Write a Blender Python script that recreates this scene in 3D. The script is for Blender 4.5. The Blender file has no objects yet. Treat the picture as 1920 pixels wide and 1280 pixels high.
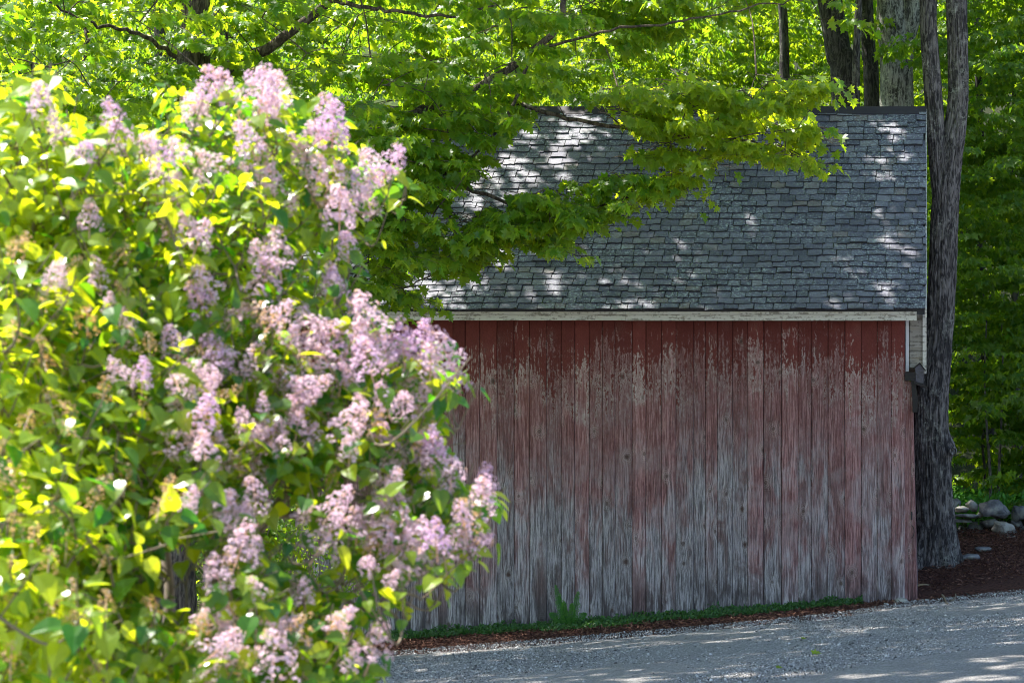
import bpy, bmesh, math, random
import numpy as np
from mathutils import Vector, noise as mnoise

random.seed(7)
rg = np.random.default_rng(11)
PI = math.pi
sc = bpy.context.scene
COL = sc.collection

# ------------------------------------------------------------------ camera geometry
F, PX, PY, ZC = 3900.0, 1740.0, 850.0, 2.115      # focal length in px of the 1920 frame, principal point, eye height


def P(px, py, Y):
    return Vector(((px - PX) * Y / F, Y, ZC + (PY - py) * Y / F))


def proj(p):                                       # p: (N,3)
    return PX + F * p[:, 0] / p[:, 1], PY - F * (p[:, 2] - ZC) / p[:, 1]


SUN = np.array((-0.44, 0.12, 0.88)); SUN /= np.linalg.norm(SUN)


def gz(x, y):
    """ground height, numpy friendly"""
    x = np.asarray(x, float); y = np.asarray(y, float)
    z = 0.073 * np.clip(x, -16, 9)
    z = z + 0.012 * np.clip(30 - y, 0, 30)
    z = z + 0.075 * np.clip(y - 30, 0, 16) + 0.55 * np.clip(y - 52, 0, 60)
    return z


def inpoly(px, py, poly):
    poly = np.asarray(poly, float)
    ins = np.zeros(len(px), bool)
    j = len(poly) - 1
    for i in range(len(poly)):
        xi, yi = poly[i]; xj, yj = poly[j]
        c = ((yi > py) != (yj > py)) & (px < (xj - xi) * (py - yi) / ((yj - yi) or 1e-9) + xi)
        ins ^= c
        j = i
    return ins


# ------------------------------------------------------------------ node helpers
def mat(name):
    m = bpy.data.materials.new(name); m.use_nodes = True
    t = m.node_tree
    for n in list(t.nodes): t.nodes.remove(n)
    out = t.nodes.new('ShaderNodeOutputMaterial')
    return m, t, out


def setin(t, sock, v):
    if isinstance(v, bpy.types.NodeSocket): t.links.new(v, sock)
    elif isinstance(v, bpy.types.Node): t.links.new(v.outputs[0], sock)
    else:
        if sock.type == 'RGBA' and not hasattr(v, '__len__'): v = (v, v, v, 1)
        if sock.type == 'RGBA' and len(v) == 3: v = (*v, 1)
        sock.default_value = v


def nd(t, typ, ins=None, **props):
    n = t.nodes.new('ShaderNode' + typ)
    for k, v in props.items(): setattr(n, k, v)
    for k, v in (ins or {}).items(): setin(t, n.inputs[k], v)
    return n


def ma(t, op, a, b=0.0, c=None, clamp=False):
    n = nd(t, 'Math', operation=op, use_clamp=clamp)
    setin(t, n.inputs[0], a); setin(t, n.inputs[1], b)
    if c is not None: setin(t, n.inputs[2], c)
    return n.outputs[0]


def mix(t, f, a, b, mode='MIX'):
    n = nd(t, 'Mix', data_type='RGBA', blend_type=mode)
    n.clamp_factor = True
    setin(t, n.inputs[0], f); setin(t, n.inputs[6], a); setin(t, n.inputs[7], b)
    return n.outputs[2]


def ss(t, v, lo, hi):
    n = nd(t, 'MapRange', interpolation_type='SMOOTHSTEP')
    setin(t, n.inputs[0], v); setin(t, n.inputs[1], lo); setin(t, n.inputs[2], hi)
    return n.outputs[0]


def attr(t, name, out='Fac'):
    return nd(t, 'Attribute', attribute_name=name).outputs[out]


def comb(t, x, y, z):
    n = nd(t, 'CombineXYZ'); setin(t, n.inputs[0], x); setin(t, n.inputs[1], y); setin(t, n.inputs[2], z)
    return n.outputs[0]


def noi(t, vec, scale=1.0, detail=4, rough=0.55, dist=0.0):
    return nd(t, 'TexNoise', {'Vector': vec, 'Scale': scale, 'Detail': detail, 'Roughness': rough, 'Distortion': dist}).outputs['Fac']


def ramp(t, f, stops):
    n = nd(t, 'ValToRGB'); setin(t, n.inputs[0], f)
    e = n.color_ramp.elements
    while len(e) < len(stops): e.new(0.5)
    for k, (p, c) in enumerate(stops):
        e[k].position = p; e[k].color = (*c, 1)
    return n.outputs[0]


def bsdf(t, out, col, rough=0.7, spec=0.3, height=None, hs=0.3, hd=0.02, **kw):
    b = nd(t, 'BsdfPrincipled', {'Base Color': col, 'Roughness': rough, 'Specular IOR Level': spec})
    if height is not None:
        bp = nd(t, 'Bump', {'Height': height, 'Strength': hs, 'Distance': hd})
        t.links.new(bp.outputs[0], b.inputs['Normal'])
    t.links.new(b.outputs[0], out.inputs[0])
    return b


def objco(t):
    return nd(t, 'TexCoord').outputs['Object']


def scaled(t, vec, s):
    return nd(t, 'VectorMath', {0: vec, 1: s}, operation='MULTIPLY').outputs[0]


# ------------------------------------------------------------------ materials
def leaf_mat(name, c0, c1, tr0, tr1, fac=0.45, rough=0.45, spec=0.4):
    m, t, out = mat(name)
    v = attr(t, 'v')
    col = mix(t, v, c0, c1); tcol = mix(t, v, tr0, tr1)
    b = nd(t, 'BsdfPrincipled', {'Base Color': col, 'Roughness': rough, 'Specular IOR Level': spec})
    tr = nd(t, 'BsdfTranslucent', {'Color': tcol})
    mx = nd(t, 'MixShader', {0: fac, 1: b.outputs[0], 2: tr.outputs[0]})
    t.links.new(mx.outputs[0], out.inputs[0])
    return m


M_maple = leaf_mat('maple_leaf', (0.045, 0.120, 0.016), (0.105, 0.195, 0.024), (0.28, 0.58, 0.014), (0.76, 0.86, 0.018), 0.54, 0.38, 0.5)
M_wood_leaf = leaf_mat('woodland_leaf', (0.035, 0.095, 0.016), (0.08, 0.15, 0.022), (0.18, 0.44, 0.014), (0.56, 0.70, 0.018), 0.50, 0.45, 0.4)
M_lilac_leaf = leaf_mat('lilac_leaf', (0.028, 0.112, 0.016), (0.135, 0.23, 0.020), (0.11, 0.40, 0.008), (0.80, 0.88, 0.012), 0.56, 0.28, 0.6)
M_ground_leaf = leaf_mat('ground_leaf', (0.025, 0.085, 0.022), (0.055, 0.15, 0.035), (0.06, 0.20, 0.02), (0.14, 0.32, 0.03), 0.3, 0.4, 0.4)
M_fern = leaf_mat('fern_leaf', (0.05, 0.20, 0.035), (0.10, 0.28, 0.05), (0.10, 0.34, 0.02), (0.20, 0.46, 0.03), 0.4, 0.5, 0.3)

def petal_mat(name, a, b, c):
    m, t, out = mat(name)
    r = nd(t, 'ObjectInfo').outputs['Random']
    v = attr(t, 'v')
    base = mix(t, r, a, b)
    col = mix(t, ss(t, v, 0.72, 0.95), base, c)
    p = nd(t, 'BsdfPrincipled', {'Base Color': col, 'Roughness': 0.5, 'Specular IOR Level': 0.25})
    tr = nd(t, 'BsdfTranslucent', {'Color': col})
    mx = nd(t, 'MixShader', {0: 0.4, 1: p.outputs[0], 2: tr.outputs[0]})
    t.links.new(mx.outputs[0], out.inputs[0])
    return m

M_petal = petal_mat('lilac_petal', (0.68, 0.46, 0.67), (0.85, 0.65, 0.71), (0.72, 0.48, 0.34))
M_spent = petal_mat('spent_petal', (0.66, 0.36, 0.10), (0.74, 0.50, 0.26), (0.72, 0.58, 0.52))


def bark_mat(name, dark, mid, lich, lichamt, sc_=1.0):
    m, t, out = mat(name)
    o = objco(t)
    v = scaled(t, o, (17 * sc_, 17 * sc_, 3.6 * sc_))
    n1 = noi(t, v, 1.0, 6, 0.7, 1.1)
    n2 = noi(t, o, 2.2, 4, 0.6)
    n3 = noi(t, o, 16.0, 4, 0.7)
    n4 = noi(t, scaled(t, o, (30, 30, 5)), 1.0, 4, 0.6)
    col = mix(t, ss(t, n1, 0.42, 0.60), dark, mid)
    col = mix(t, ma(t, 'MULTIPLY', ss(t, n4, 0.45, 0.75), 0.35), col, (0.03, 0.028, 0.03))
    blk = ss(t, noi(t, scaled(t, o, (3.5, 3.5, 1.6)), 1.0, 5, 0.65), 0.53, 0.66)
    col = mix(t, ma(t, 'MULTIPLY', blk, 0.75), col, (0.022, 0.021, 0.022))
    lm = ma(t, 'MULTIPLY', ss(t, n2, 0.60 - 0.2 * lichamt, 0.72), ss(t, n3, 0.45, 0.62))
    col = mix(t, ma(t, 'MULTIPLY', lm, 0.9), col, lich)
    h = ma(t, 'ADD', n1, ma(t, 'MULTIPLY', n4, 0.4))
    bsdf(t, out, col, 0.9, 0.15, h, 0.9, 0.03)
    return m

M_bark_grey = bark_mat('bark_grey', (0.034, 0.031, 0.031), (0.19, 0.175, 0.165), (0.38, 0.39, 0.33), 0.6)
M_bark_dark = bark_mat('bark_dark', (0.030, 0.028, 0.030), (0.115, 0.105, 0.105), (0.26, 0.28, 0.2), 0.3)
M_bark_pale = bark_mat('bark_pale', (0.05, 0.048, 0.046), (0.33, 0.32, 0.305), (0.56, 0.57, 0.48), 1.15)
M_bark_maple = bark_mat('bark_maple', (0.05, 0.04, 0.033), (0.17, 0.135, 0.105), (0.3, 0.29, 0.22), 0.3)
m, t, out = mat('lilac_stem'); bsdf(t, out, mix(t, noi(t, objco(t), 30.0), (0.11, 0.085, 0.055), (0.27, 0.22, 0.16)), 0.8, 0.2); M_lstem = m


def board_mat():
    m, t, out = mat('painted_boards')
    o = objco(t)
    sx = nd(t, 'SeparateXYZ', {0: o})
    x = ma(t, 'ADD', sx.outputs[0], sx.outputs[1]); z = sx.outputs[2]
    bu, br, b2, dz, lf = (attr(t, a) for a in ('bu', 'br', 'b2', 'dz', 'lf'))
    # knots: one sparse field, every board cuts its own strip of it
    kx = ma(t, 'ADD', ma(t, 'MULTIPLY', bu, 0.42), ma(t, 'MULTIPLY', br, 53.0))
    kz = ma(t, 'ADD', ma(t, 'MULTIPLY', z, 1.5), ma(t, 'MULTIPLY', b2, 17.0))
    wob = noi(t, comb(t, kx, kz, 0.0), 11.0, 3)
    kv = nd(t, 'TexVoronoi', {'Vector': comb(t, kx, kz, 0.0), 'Scale': 1.0}, voronoi_dimensions='2D')
    kr = nd(t, 'SeparateXYZ', {0: kv.outputs['Color']}).outputs[0]
    d = ma(t, 'ADD', kv.outputs['Distance'], ma(t, 'MULTIPLY', ma(t, 'SUBTRACT', wob, 0.5), 0.09))
    kn = ma(t, 'SUBTRACT', 1.0, ss(t, d, 0.02, ma(t, 'ADD', 0.04, ma(t, 'MULTIPLY', kr, 0.06))))
    halo = ma(t, 'SUBTRACT', 1.0, ss(t, d, 0.05, 0.26))
    rings = ma(t, 'MULTIPLY', ma(t, 'MULTIPLY', ma(t, 'ADD', ma(t, 'SINE', ma(t, 'MULTIPLY', d, 150.0)), 1.0), 0.5), halo)
    warp = ma(t, 'MULTIPLY', halo, 0.022)
    gx = ma(t, 'ADD', ma(t, 'ADD', x, warp), ma(t, 'MULTIPLY', br, 40.0))
    def gn(sx_, sz_, seed, det=4, rough=0.6, dist=0.0, xx=gx):
        return noi(t, comb(t, ma(t, 'MULTIPLY', xx, sx_), seed, ma(t, 'MULTIPLY', z, sz_)), 1.0, det, rough, dist)
    grain = ss(t, gn(75.0, 3.0, ma(t, 'MULTIPLY', b2, 9.0), 6, 0.75, 0.15), 0.18, 0.82)
    fine = ss(t, gn(150.0, 24.0, 1.0, 4, 0.75), 0.36, 0.64)
    speck = ss(t, gn(34.0, 13.0, 4.0, 5, 0.75), 0.36, 0.64)
    check = ss(t, gn(120.0, 1.3, 7.0, 3, 0.6, 0.3), 0.60, 0.70)
    streak = gn(20.0, 0.8, 2.0, 4, 0.6, 0.5)
    blot = gn(5.0, 1.2, ma(t, 'MULTIPLY', br, 7.0), 5, 0.65, 0.8)
    lump = noi(t, comb(t, ma(t, 'MULTIPLY', x, 1.7), 5.0, ma(t, 'MULTIPLY', z, 1.5)), 1.0, 5, 0.62, 0.4)
    wide = noi(t, comb(t, ma(t, 'MULTIPLY', x, 0.45), 3.0, ma(t, 'MULTIPLY', z, 0.6)), 1.0, 3, 0.5)
    # bare wood: silver grey with brown-black weather streaks
    wood = mix(t, ss(t, grain, 0.30, 0.68), (0.13, 0.115, 0.120), (0.47, 0.43, 0.445))
    wood = mix(t, ma(t, 'MULTIPLY', ss(t, blot, 0.46, 0.66), 0.75), wood, (0.12, 0.092, 0.086))
    wood = mix(t, ma(t, 'MULTIPLY', ss(t, streak, 0.54, 0.70), 0.6), wood, (0.062, 0.045, 0.046))
    # thin rubbed-in red stain
    q = ma(t, 'SUBTRACT', 2.20, ma(t, 'MULTIPLY', dz, 0.47))
    q = ma(t, 'ADD', q, ma(t, 'MULTIPLY', ma(t, 'SUBTRACT', blot, 0.5), 2.6))
    q = ma(t, 'ADD', q, ma(t, 'MULTIPLY', ma(t, 'SUBTRACT', b2, 0.5), 0.75))
    q = ma(t, 'ADD', q, attr(t, 'dr'))
    q = ma(t, 'ADD', q, ma(t, 'MULTIPLY', ma(t, 'SUBTRACT', wide, 0.5), 2.2))
    q = ma(t, 'ADD', q, ma(t, 'MULTIPLY', ma(t, 'SUBTRACT', fine, 0.5), 0.35))
    stain = mix(t, ss(t, grain, 0.22, 0.8), (0.115, 0.036, 0.036), (0.345, 0.165, 0.158))
    stain = mix(t, ma(t, 'MULTIPLY', ss(t, streak, 0.53, 0.68), 0.75), stain, (0.075, 0.034, 0.033))
    stain = mix(t, ma(t, 'MULTIPLY', ss(t, lump, 0.46, 0.64), 0.6), stain, (0.27, 0.205, 0.21))
    stain = mix(t, ma(t, 'MULTIPLY', ss(t, blot, 0.55, 0.72), 0.6), stain, (0.10, 0.052, 0.05))
    col = mix(t, ma(t, 'MULTIPLY', ss(t, q, 0.10, 1.25), 0.86), wood, stain)
    # thick paint kept dry under the eaves, flaking away below
    L = ma(t, 'ADD', 0.52, ma(t, 'MULTIPLY', br, 0.42))
    L = ma(t, 'ADD', L, ma(t, 'MULTIPLY', lf, 0.55))
    p = ma(t, 'SUBTRACT', L, dz)
    p = ma(t, 'ADD', p, ma(t, 'MULTIPLY', ma(t, 'SUBTRACT', lump, 0.5), 2.7))
    p = ma(t, 'ADD', p, ma(t, 'MULTIPLY', ma(t, 'SUBTRACT', streak, 0.5), 2.4))
    p = ma(t, 'ADD', p, ma(t, 'MULTIPLY', ma(t, 'SUBTRACT', 1.0, ss(t, dz, 0.05, 0.40)), 0.6))
    thin = ma(t, 'MULTIPLY', ss(t, ma(t, 'ADD', p, ma(t, 'MULTIPLY', ma(t, 'SUBTRACT', fine, 0.5), 0.5)), -1.9, 0.1), ss(t, ma(t, 'ADD', ma(t, 'SUBTRACT', 1.0, grain), ma(t, 'MULTIPLY', speck, 0.4)), 0.40, 0.85))
    col = mix(t, ma(t, 'MULTIPLY', thin, 0.80), col, (0.165, 0.062, 0.056))
    pale = ma(t, 'MULTIPLY', ss(t, p, -0.55, -0.02), ss(t, ma(t, 'ADD', ma(t, 'MULTIPLY', fine, 0.5), ma(t, 'ADD', ma(t, 'MULTIPLY', lump, 1.0), ma(t, 'MULTIPLY', b2, 0.4))), 0.70, 1.15))
    col = mix(t, ma(t, 'MULTIPLY', pale, 0.68), col, (0.40, 0.36, 0.33))
    pf = ma(t, 'ADD', p, ma(t, 'MULTIPLY', ma(t, 'SUBTRACT', fine, 0.5), 0.30))
    pf = ma(t, 'ADD', pf, ma(t, 'MULTIPLY', ma(t, 'SUBTRACT', speck, 0.5), 0.60))
    paint = mix(t, noi(t, o, 7.0, 4), (0.105, 0.024, 0.020), (0.165, 0.045, 0.038))
    col = mix(t, ss(t, pf, -0.05, 0.06), col, paint)
    # knots, drying checks
    bare = ma(t, 'SUBTRACT', 1.0, ma(t, 'MULTIPLY', ss(t, pf, -0.05, 0.06), 0.85))
    rings = ma(t, 'MULTIPLY', rings, bare); kn = ma(t, 'MULTIPLY', kn, bare)
    col = mix(t, ma(t, 'MULTIPLY', rings, 0.42), col, (0.44, 0.38, 0.35))
    col = mix(t, ma(t, 'MULTIPLY', kn, ma(t, 'ADD', 0.5, ma(t, 'MULTIPLY', kr, 0.5))), col, (0.085, 0.052, 0.042))
    col = mix(t, ma(t, 'MULTIPLY', check, ma(t, 'MULTIPLY', ss(t, dz, 0.3, 1.2), 0.8)), col, (0.03, 0.025, 0.026))
    # splash stain near the ground
    hb = attr(t, 'hb')
    sp = ma(t, 'MULTIPLY', ma(t, 'SUBTRACT', 1.0, ss(t, hb, 0.05, 0.75)), ss(t, blot, 0.42, 0.62))
    col = mix(t, ma(t, 'MULTIPLY', sp, 0.75), col, (0.05, 0.043, 0.045))
    bri = ma(t, 'ADD', 0.66, ma(t, 'ADD', ma(t, 'MULTIPLY', b2, 0.42), ma(t, 'MULTIPLY', fine, 0.32)))
    col = mix(t, 1.0, col, comb(t, bri, bri, bri), 'MULTIPLY')
    h = ma(t, 'ADD', ma(t, 'MULTIPLY', grain, 0.7), ma(t, 'ADD', ma(t, 'MULTIPLY', fine, 0.25), ma(t, 'MULTIPLY', rings, 0.4)))
    bsdf(t, out, col, 0.85, 0.18, h, 0.7, 0.006)
    return m

M_board = board_mat()

m, t, out = mat('slate_shingle')
o = objco(t); sr = attr(t, 'sr')
base = ramp(t, sr, [(0.0, (0.048, 0.050, 0.078)), (0.35, (0.082, 0.082, 0.122)), (0.7, (0.130, 0.130, 0.178)), (0.92, (0.185, 0.18, 0.20)), (1.0, (0.16, 0.135, 0.14))])
n1 = noi(t, o, 8.0, 6, 0.75); n2 = noi(t, o, 48.0, 4, 0.8); n3 = noi(t, o, 1.1, 3, 0.5); n4 = noi(t, o, 24.0, 4, 0.7)
base = mix(t, ma(t, 'MULTIPLY', ss(t, n1, 0.48, 0.64), 0.65), base, (0.045, 0.047, 0.058))
base = mix(t, ma(t, 'MULTIPLY', ss(t, n2, 0.48, 0.66), 0.55), base, (0.30, 0.31, 0.345))
lic = ma(t, 'MULTIPLY', ss(t, n3, 0.40, 0.58), ss(t, n4, 0.52, 0.60))
base = mix(t, ma(t, 'MULTIPLY', lic, 0.8), base, (0.34, 0.385, 0.41))
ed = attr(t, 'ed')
base = mix(t, ma(t, 'MULTIPLY', ed, 0.9), base, (0.016, 0.016, 0.02))  # course and joint shadow painted into the slate at butts and side edges
bsdf(t, out, base, 0.62, 0.45, ma(t, 'ADD', n1, ma(t, 'MULTIPLY', n2, 0.4)), 0.5, 0.01)
M_slate = m


def paint_mat(name, a, worn, amt):
    m, t, out = mat(name); o = objco(t)
    n1 = noi(t, scaled(t, o, (3, 3, 30)), 1.0, 5, 0.65); n2 = noi(t, o, 22.0, 4, 0.7)
    col = mix(t, ss(t, ma(t, 'ADD', n1, ma(t, 'MULTIPLY', n2, 0.6)), 0.95 - amt, 1.05 - amt), a, worn)
    col = mix(t, ma(t, 'MULTIPLY', noi(t, o, 3.0), 0.4), col, (a[0] * 0.55, a[1] * 0.5, a[2] * 0.4))
    bsdf(t, out, col, 0.6, 0.3, n2, 0.3, 0.004)
    return m

M_trim = paint_mat('worn_white_paint', (0.62, 0.60, 0.54), (0.24, 0.22, 0.19), 0.14)
M_clap = paint_mat('grey_clapboard', (0.30, 0.275, 0.235), (0.13, 0.115, 0.095), 0.18)
M_white = paint_mat('white_trim', (0.68, 0.68, 0.70), (0.4, 0.39, 0.38), 0.05)
M_darkwood = paint_mat('dark_wood', (0.013, 0.010, 0.010), (0.03, 0.024, 0.022), 0.1)
M_bird = paint_mat('weathered_grey_wood', (0.085, 0.08, 0.10), (0.04, 0.037, 0.042), 0.15)
m, t, out = mat('ridge_metal'); bsdf(t, out, mix(t, noi(t, objco(t), 5.0), (0.018, 0.016, 0.024), (0.045, 0.038, 0.048)), 0.6, 0.25); M_ridge = m
m, t, out = mat('iron'); bsdf(t, out, (0.02, 0.018, 0.018), 0.6, 0.4); M_iron = m
m, t, out = mat('dark_backing'); bsdf(t, out, (0.012, 0.010, 0.010), 0.95, 0.05); M_back = m

m, t, out = mat('mulch_soil'); o = objco(t)
n1 = noi(t, scaled(t, o, (1, 1, 1)), 26.0, 6, 0.75); n2 = noi(t, o, 1.3, 4, 0.6); n3 = noi(t, o, 7.0, 4)
mul = mix(t, ss(t, n1, 0.35, 0.68), (0.022, 0.012, 0.010), (0.135, 0.062, 0.045))
sep = nd(t, 'SeparateXYZ', {0: o})
floor_ = mix(t, ss(t, n1, 0.4, 0.65), (0.014, 0.018, 0.010), (0.05, 0.06, 0.025))
far = ss(t, ma(t, 'ADD', sep.outputs[1], ma(t, 'MULTIPLY', n2, 3.0)), 38.5, 40.5)
lft = ss(t, ma(t, 'ADD', sep.outputs[0], ma(t, 'MULTIPLY', n2, 2.0)), -9.5, -8.0)
col = mix(t, far, mul, floor_)
col = mix(t, ma(t, 'SUBTRACT', 1.0, lft), col, mix(t, ss(t, n3, 0.4, 0.6), (0.03, 0.05, 0.015), (0.07, 0.10, 0.025)))
bsdf(t, out, col, 0.95, 0.1, n1, 1.0, 0.05); M_ground = m

m, t, out = mat('gravel_surface'); o = objco(t)
n1 = noi(t, o, 60.0, 4, 0.8); n2 = noi(t, o, 0.7, 4, 0.6); vo = nd(t, 'TexVoronoi', {'Vector': o, 'Scale': 62.0})
col = mix(t, ss(t, n1, 0.3, 0.7), (0.07, 0.068, 0.068), (0.56, 0.54, 0.525))
col = mix(t, 0.5, col, mix(t, nd(t, 'SeparateXYZ', {0: vo.outputs['Color']}).outputs[0], (0.10, 0.097, 0.095), (0.58, 0.56, 0.545)))
col = mix(t, ma(t, 'MULTIPLY', ss(t, n2, 0.45, 0.7), 0.35), col, (0.20, 0.185, 0.175))
bsdf(t, out, col, 0.9, 0.15, ma(t, 'SUBTRACT', n1, ma(t, 'MULTIPLY', vo.outputs['Distance'], 0.8)), 1.0, 0.03); M_gravel = m

m, t, out = mat('pebble'); v = attr(t, 'v')
bsdf(t, out, ramp(t, v, [(0, (0.045, 0.043, 0.043)), (0.45, (0.24, 0.235, 0.23)), (0.8, (0.46, 0.45, 0.44)), (1, (0.64, 0.62, 0.59))]), 0.8, 0.25); M_pebble = m
m, t, out = mat('mulch_chip'); v = attr(t, 'v')
bsdf(t, out, ramp(t, v, [(0, (0.025, 0.013, 0.010)), (0.6, (0.10, 0.045, 0.032)), (1, (0.24, 0.13, 0.09))]), 0.9, 0.15); M_chip = m


def stone_mat(name, a, b):
    m, t, out = mat(name); o = objco(t)
    n1 = noi(t, o, 5.0, 6, 0.65); n2 = noi(t, o, 30.0, 4, 0.7)
    col = mix(t, ss(t, n1, 0.35, 0.65), a, b)
    col = mix(t, ma(t, 'MULTIPLY', ss(t, n2, 0.5, 0.7), 0.4), col, (0.05, 0.05, 0.05))
    col = mix(t, ma(t, 'MULTIPLY', ss(t, noi(t, o, 3.0), 0.56, 0.66), 0.5), col, (0.34, 0.36, 0.30))
    bsdf(t, out, col, 0.85, 0.2, ma(t, 'ADD', n1, ma(t, 'MULTIPLY', n2, 0.3)), 0.7, 0.03)
    return m

M_stone_d = stone_mat('dark_fieldstone', (0.075, 0.078, 0.085), (0.20, 0.205, 0.21))
M_stone_l = stone_mat('pale_fieldstone', (0.16, 0.155, 0.14), (0.36, 0.35, 0.32))


# ------------------------------------------------------------------ object helpers
def tag(o, label=None, cat=None, group=None, kind=None):
    if label: o['label'] = label
    if cat: o['category'] = cat
    if group: o['group'] = group
    if kind: o['kind'] = kind
    return o


def thing(name, label, cat, loc=(0, 0, 0), group=None):
    o = bpy.data.objects.new(name, None); COL.objects.link(o)
    o.location = loc; o.empty_display_size = 0.2
    return tag(o, label, cat, group)


class Acc:
    """collects triangles/quads in world space; build() links them as ONE mesh object"""
    def __init__(s):
        s.v = []; s.f = {3: [], 4: []}; s.a = {}; s.n = 0; s.mi = {3: [], 4: []}

    def add(s, v_, f, mi=0, **at):
        v = v_
        v = np.asarray(v, float).reshape(-1, 3); f = np.asarray(f, int)
        s.v.append(v)
        s.f[f.shape[1]].append(f + s.n)
        s.mi[f.shape[1]].append(np.full(len(f), mi))
        for k, x in at.items():
            s.a.setdefault(k, []).append((s.n, np.broadcast_to(np.asarray(x, float), (len(v),)).copy()))
        s.n += len(v)

    def box(s, x0, x1, y0, y1, z0, z1, **at):
        v = [(x, y, z) for z in (z0, z1) for y in (y0, y1) for x in (x0, x1)]
        f = [(0, 2, 3, 1), (4, 5, 7, 6), (0, 1, 5, 4), (2, 6, 7, 3), (0, 4, 6, 2), (1, 3, 7, 5)]
        s.add(v, f, **at)

    def tube(s, pts, rad, sides=6, cap=True, **at):
        pts = np.asarray(pts, float); rad = np.asarray(rad, float)
        d = np.gradient(pts, axis=0); d /= np.linalg.norm(d, axis=1)[:, None] + 1e-9
        ref = np.array((0.31, 0.9, 0.2)) if abs(d[0, 1]) < 0.8 else np.array((0.9, 0.1, 0.3))
        u = np.cross(d, ref); u /= np.linalg.norm(u, axis=1)[:, None] + 1e-9
        w = np.cross(d, u)
        an = np.arange(sides) * 2 * PI / sides
        ring = u[:, None, :] * np.cos(an)[None, :, None] + w[:, None, :] * np.sin(an)[None, :, None]
        v = (pts[:, None, :] + ring * rad[:, None, None]).reshape(-1, 3)
        i = np.arange(len(pts) - 1)[:, None] * sides; k = np.arange(sides)[None, :]; k2 = (k + 1) % sides
        f = np.stack([i + k, i + k2, i + sides + k2, i + sides + k], -1).reshape(-1, 4)
        s.add(v, f, **at)
        if cap:
            n0 = len(v)
            s.add(np.vstack([v[-sides:], pts[-1] + d[-1] * rad[-1] * 0.4]), [(j, (j + 1) % sides, sides) for j in range(sides)], **at)

    def mesh(s, name, mats, loc=(0, 0, 0), smooth=False):
        v = np.concatenate(s.v) - np.asarray(loc, float)
        me = bpy.data.meshes.new(name)
        f3 = np.concatenate(s.f[3]) if s.f[3] else np.zeros((0, 3), int)
        f4 = np.concatenate(s.f[4]) if s.f[4] else np.zeros((0, 4), int)
        me.vertices.add(len(v)); me.vertices.foreach_set('co', v.astype(np.float32).ravel())
        loops = np.concatenate([f3.ravel(), f4.ravel()]).astype(np.int32)
        me.loops.add(len(loops)); me.loops.foreach_set('vertex_index', loops)
        st = np.concatenate([np.arange(len(f3)) * 3, len(f3) * 3 + np.arange(len(f4)) * 4]).astype(np.int32)
        me.polygons.add(len(st)); me.polygons.foreach_set('loop_start', st)
        for mm in (mats if isinstance(mats, (list, tuple)) else [mats]): me.materials.append(mm)
        mi = np.concatenate(s.mi[3] + s.mi[4]).astype(np.int32)
        me.polygons.foreach_set('material_index', mi)
        me.polygons.foreach_set('use_smooth', np.full(len(st), smooth))
        for k, lst in s.a.items():
            arr = np.zeros(len(v), np.float32)
            for off, x in lst: arr[off:off + len(x)] = x
            at = me.attributes.new(k, 'FLOAT', 'POINT'); at.data.foreach_set('value', arr)
        me.update(calc_edges=True); me.validate()
        return me

    def build(s, name, mats, parent=None, smooth=False):
        loc = (0, 0, 0)
        if parent is not None:
            loc = np.array(parent.location)
            pp = parent.parent
            while pp is not None: loc = loc + np.array(pp.location); pp = pp.parent
        o = bpy.data.objects.new(name, s.mesh(name, mats, loc, smooth)); COL.objects.link(o)
        if parent is not None: o.parent = parent
        return o


def nrm(a): return a / (np.linalg.norm(a, axis=-1, keepdims=True) + 1e-9)


def scatter(acc, tv, tf, pos, a, n, s, v, **kw):
    """template leaf (tip along +y, face along +z) at every pos"""
    a = nrm(np.asarray(a, float)); n = np.asarray(n, float)
    n = nrm(n - (n * a).sum(-1, keepdims=True) * a)
    R = np.stack([np.cross(a, n), a, n], axis=2)
    N, K = len(pos), len(tv)
    V = np.einsum('nij,kj->nki', R, tv) * np.broadcast_to(np.asarray(s, float), (N,))[:, None, None] + np.asarray(pos)[:, None, :]
    Fc = (tf[None] + (np.arange(N) * K)[:, None, None]).reshape(-1, tf.shape[1])
    acc.add(V.reshape(-1, 3), Fc, v=np.repeat(np.asarray(v, float), K), **kw)


def leaf_template(half, fold, droop, centre):
    """half outline (x>=0) from base to tip -> fan of triangles about a centre point, folded on the midrib"""
    half = [p for p in half]
    pts = half + [(-x, y) for x, y in half[::-1] if x > 1e-6]
    v = [(0, centre, 0)] + [(x, y, 0) for x, y in pts]
    v = np.array(v, float)
    v[:, 2] = fold * np.abs(v[:, 0]) - droop * v[:, 1] ** 2
    k = len(pts)
    f = np.array([(0, 1 + i, 1 + (i + 1) % k) for i in range(k)], int)
    return v, f

MAPLE = leaf_template([(0, 0), (0.20, -0.10), (0.44, 0.02), (0.27, 0.20), (0.60, 0.44), (0.34, 0.47), (0.20, 0.50), (0.30, 0.74), (0.13, 0.74), (0, 1.0)], 0.16, 0.22, 0.34)
MAPLE_LO = leaf_template([(0, 0), (0.42, 0.02), (0.24, 0.22), (0.56, 0.46), (0.20, 0.54), (0, 1.0)], 0.15, 0.2, 0.32)
LILAC = leaf_template([(0, 0), (0.20, -0.03), (0.36, 0.12), (0.39, 0.32), (0.29, 0.58), (0.13, 0.82), (0, 1.0)], 0.28, 0.22, 0.4)
OVAL = leaf_template([(0, 0), (0.25, 0.25), (0.22, 0.6), (0, 1.0)], 0.2, 0.15, 0.45)
DIAM = (np.array([(0, 0, 0), (0.3, 0.45, 0.05), (0, 1, -0.1), (-0.3, 0.45, 0.05)], float), np.array([(0, 1, 2, 3)]))


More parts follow.
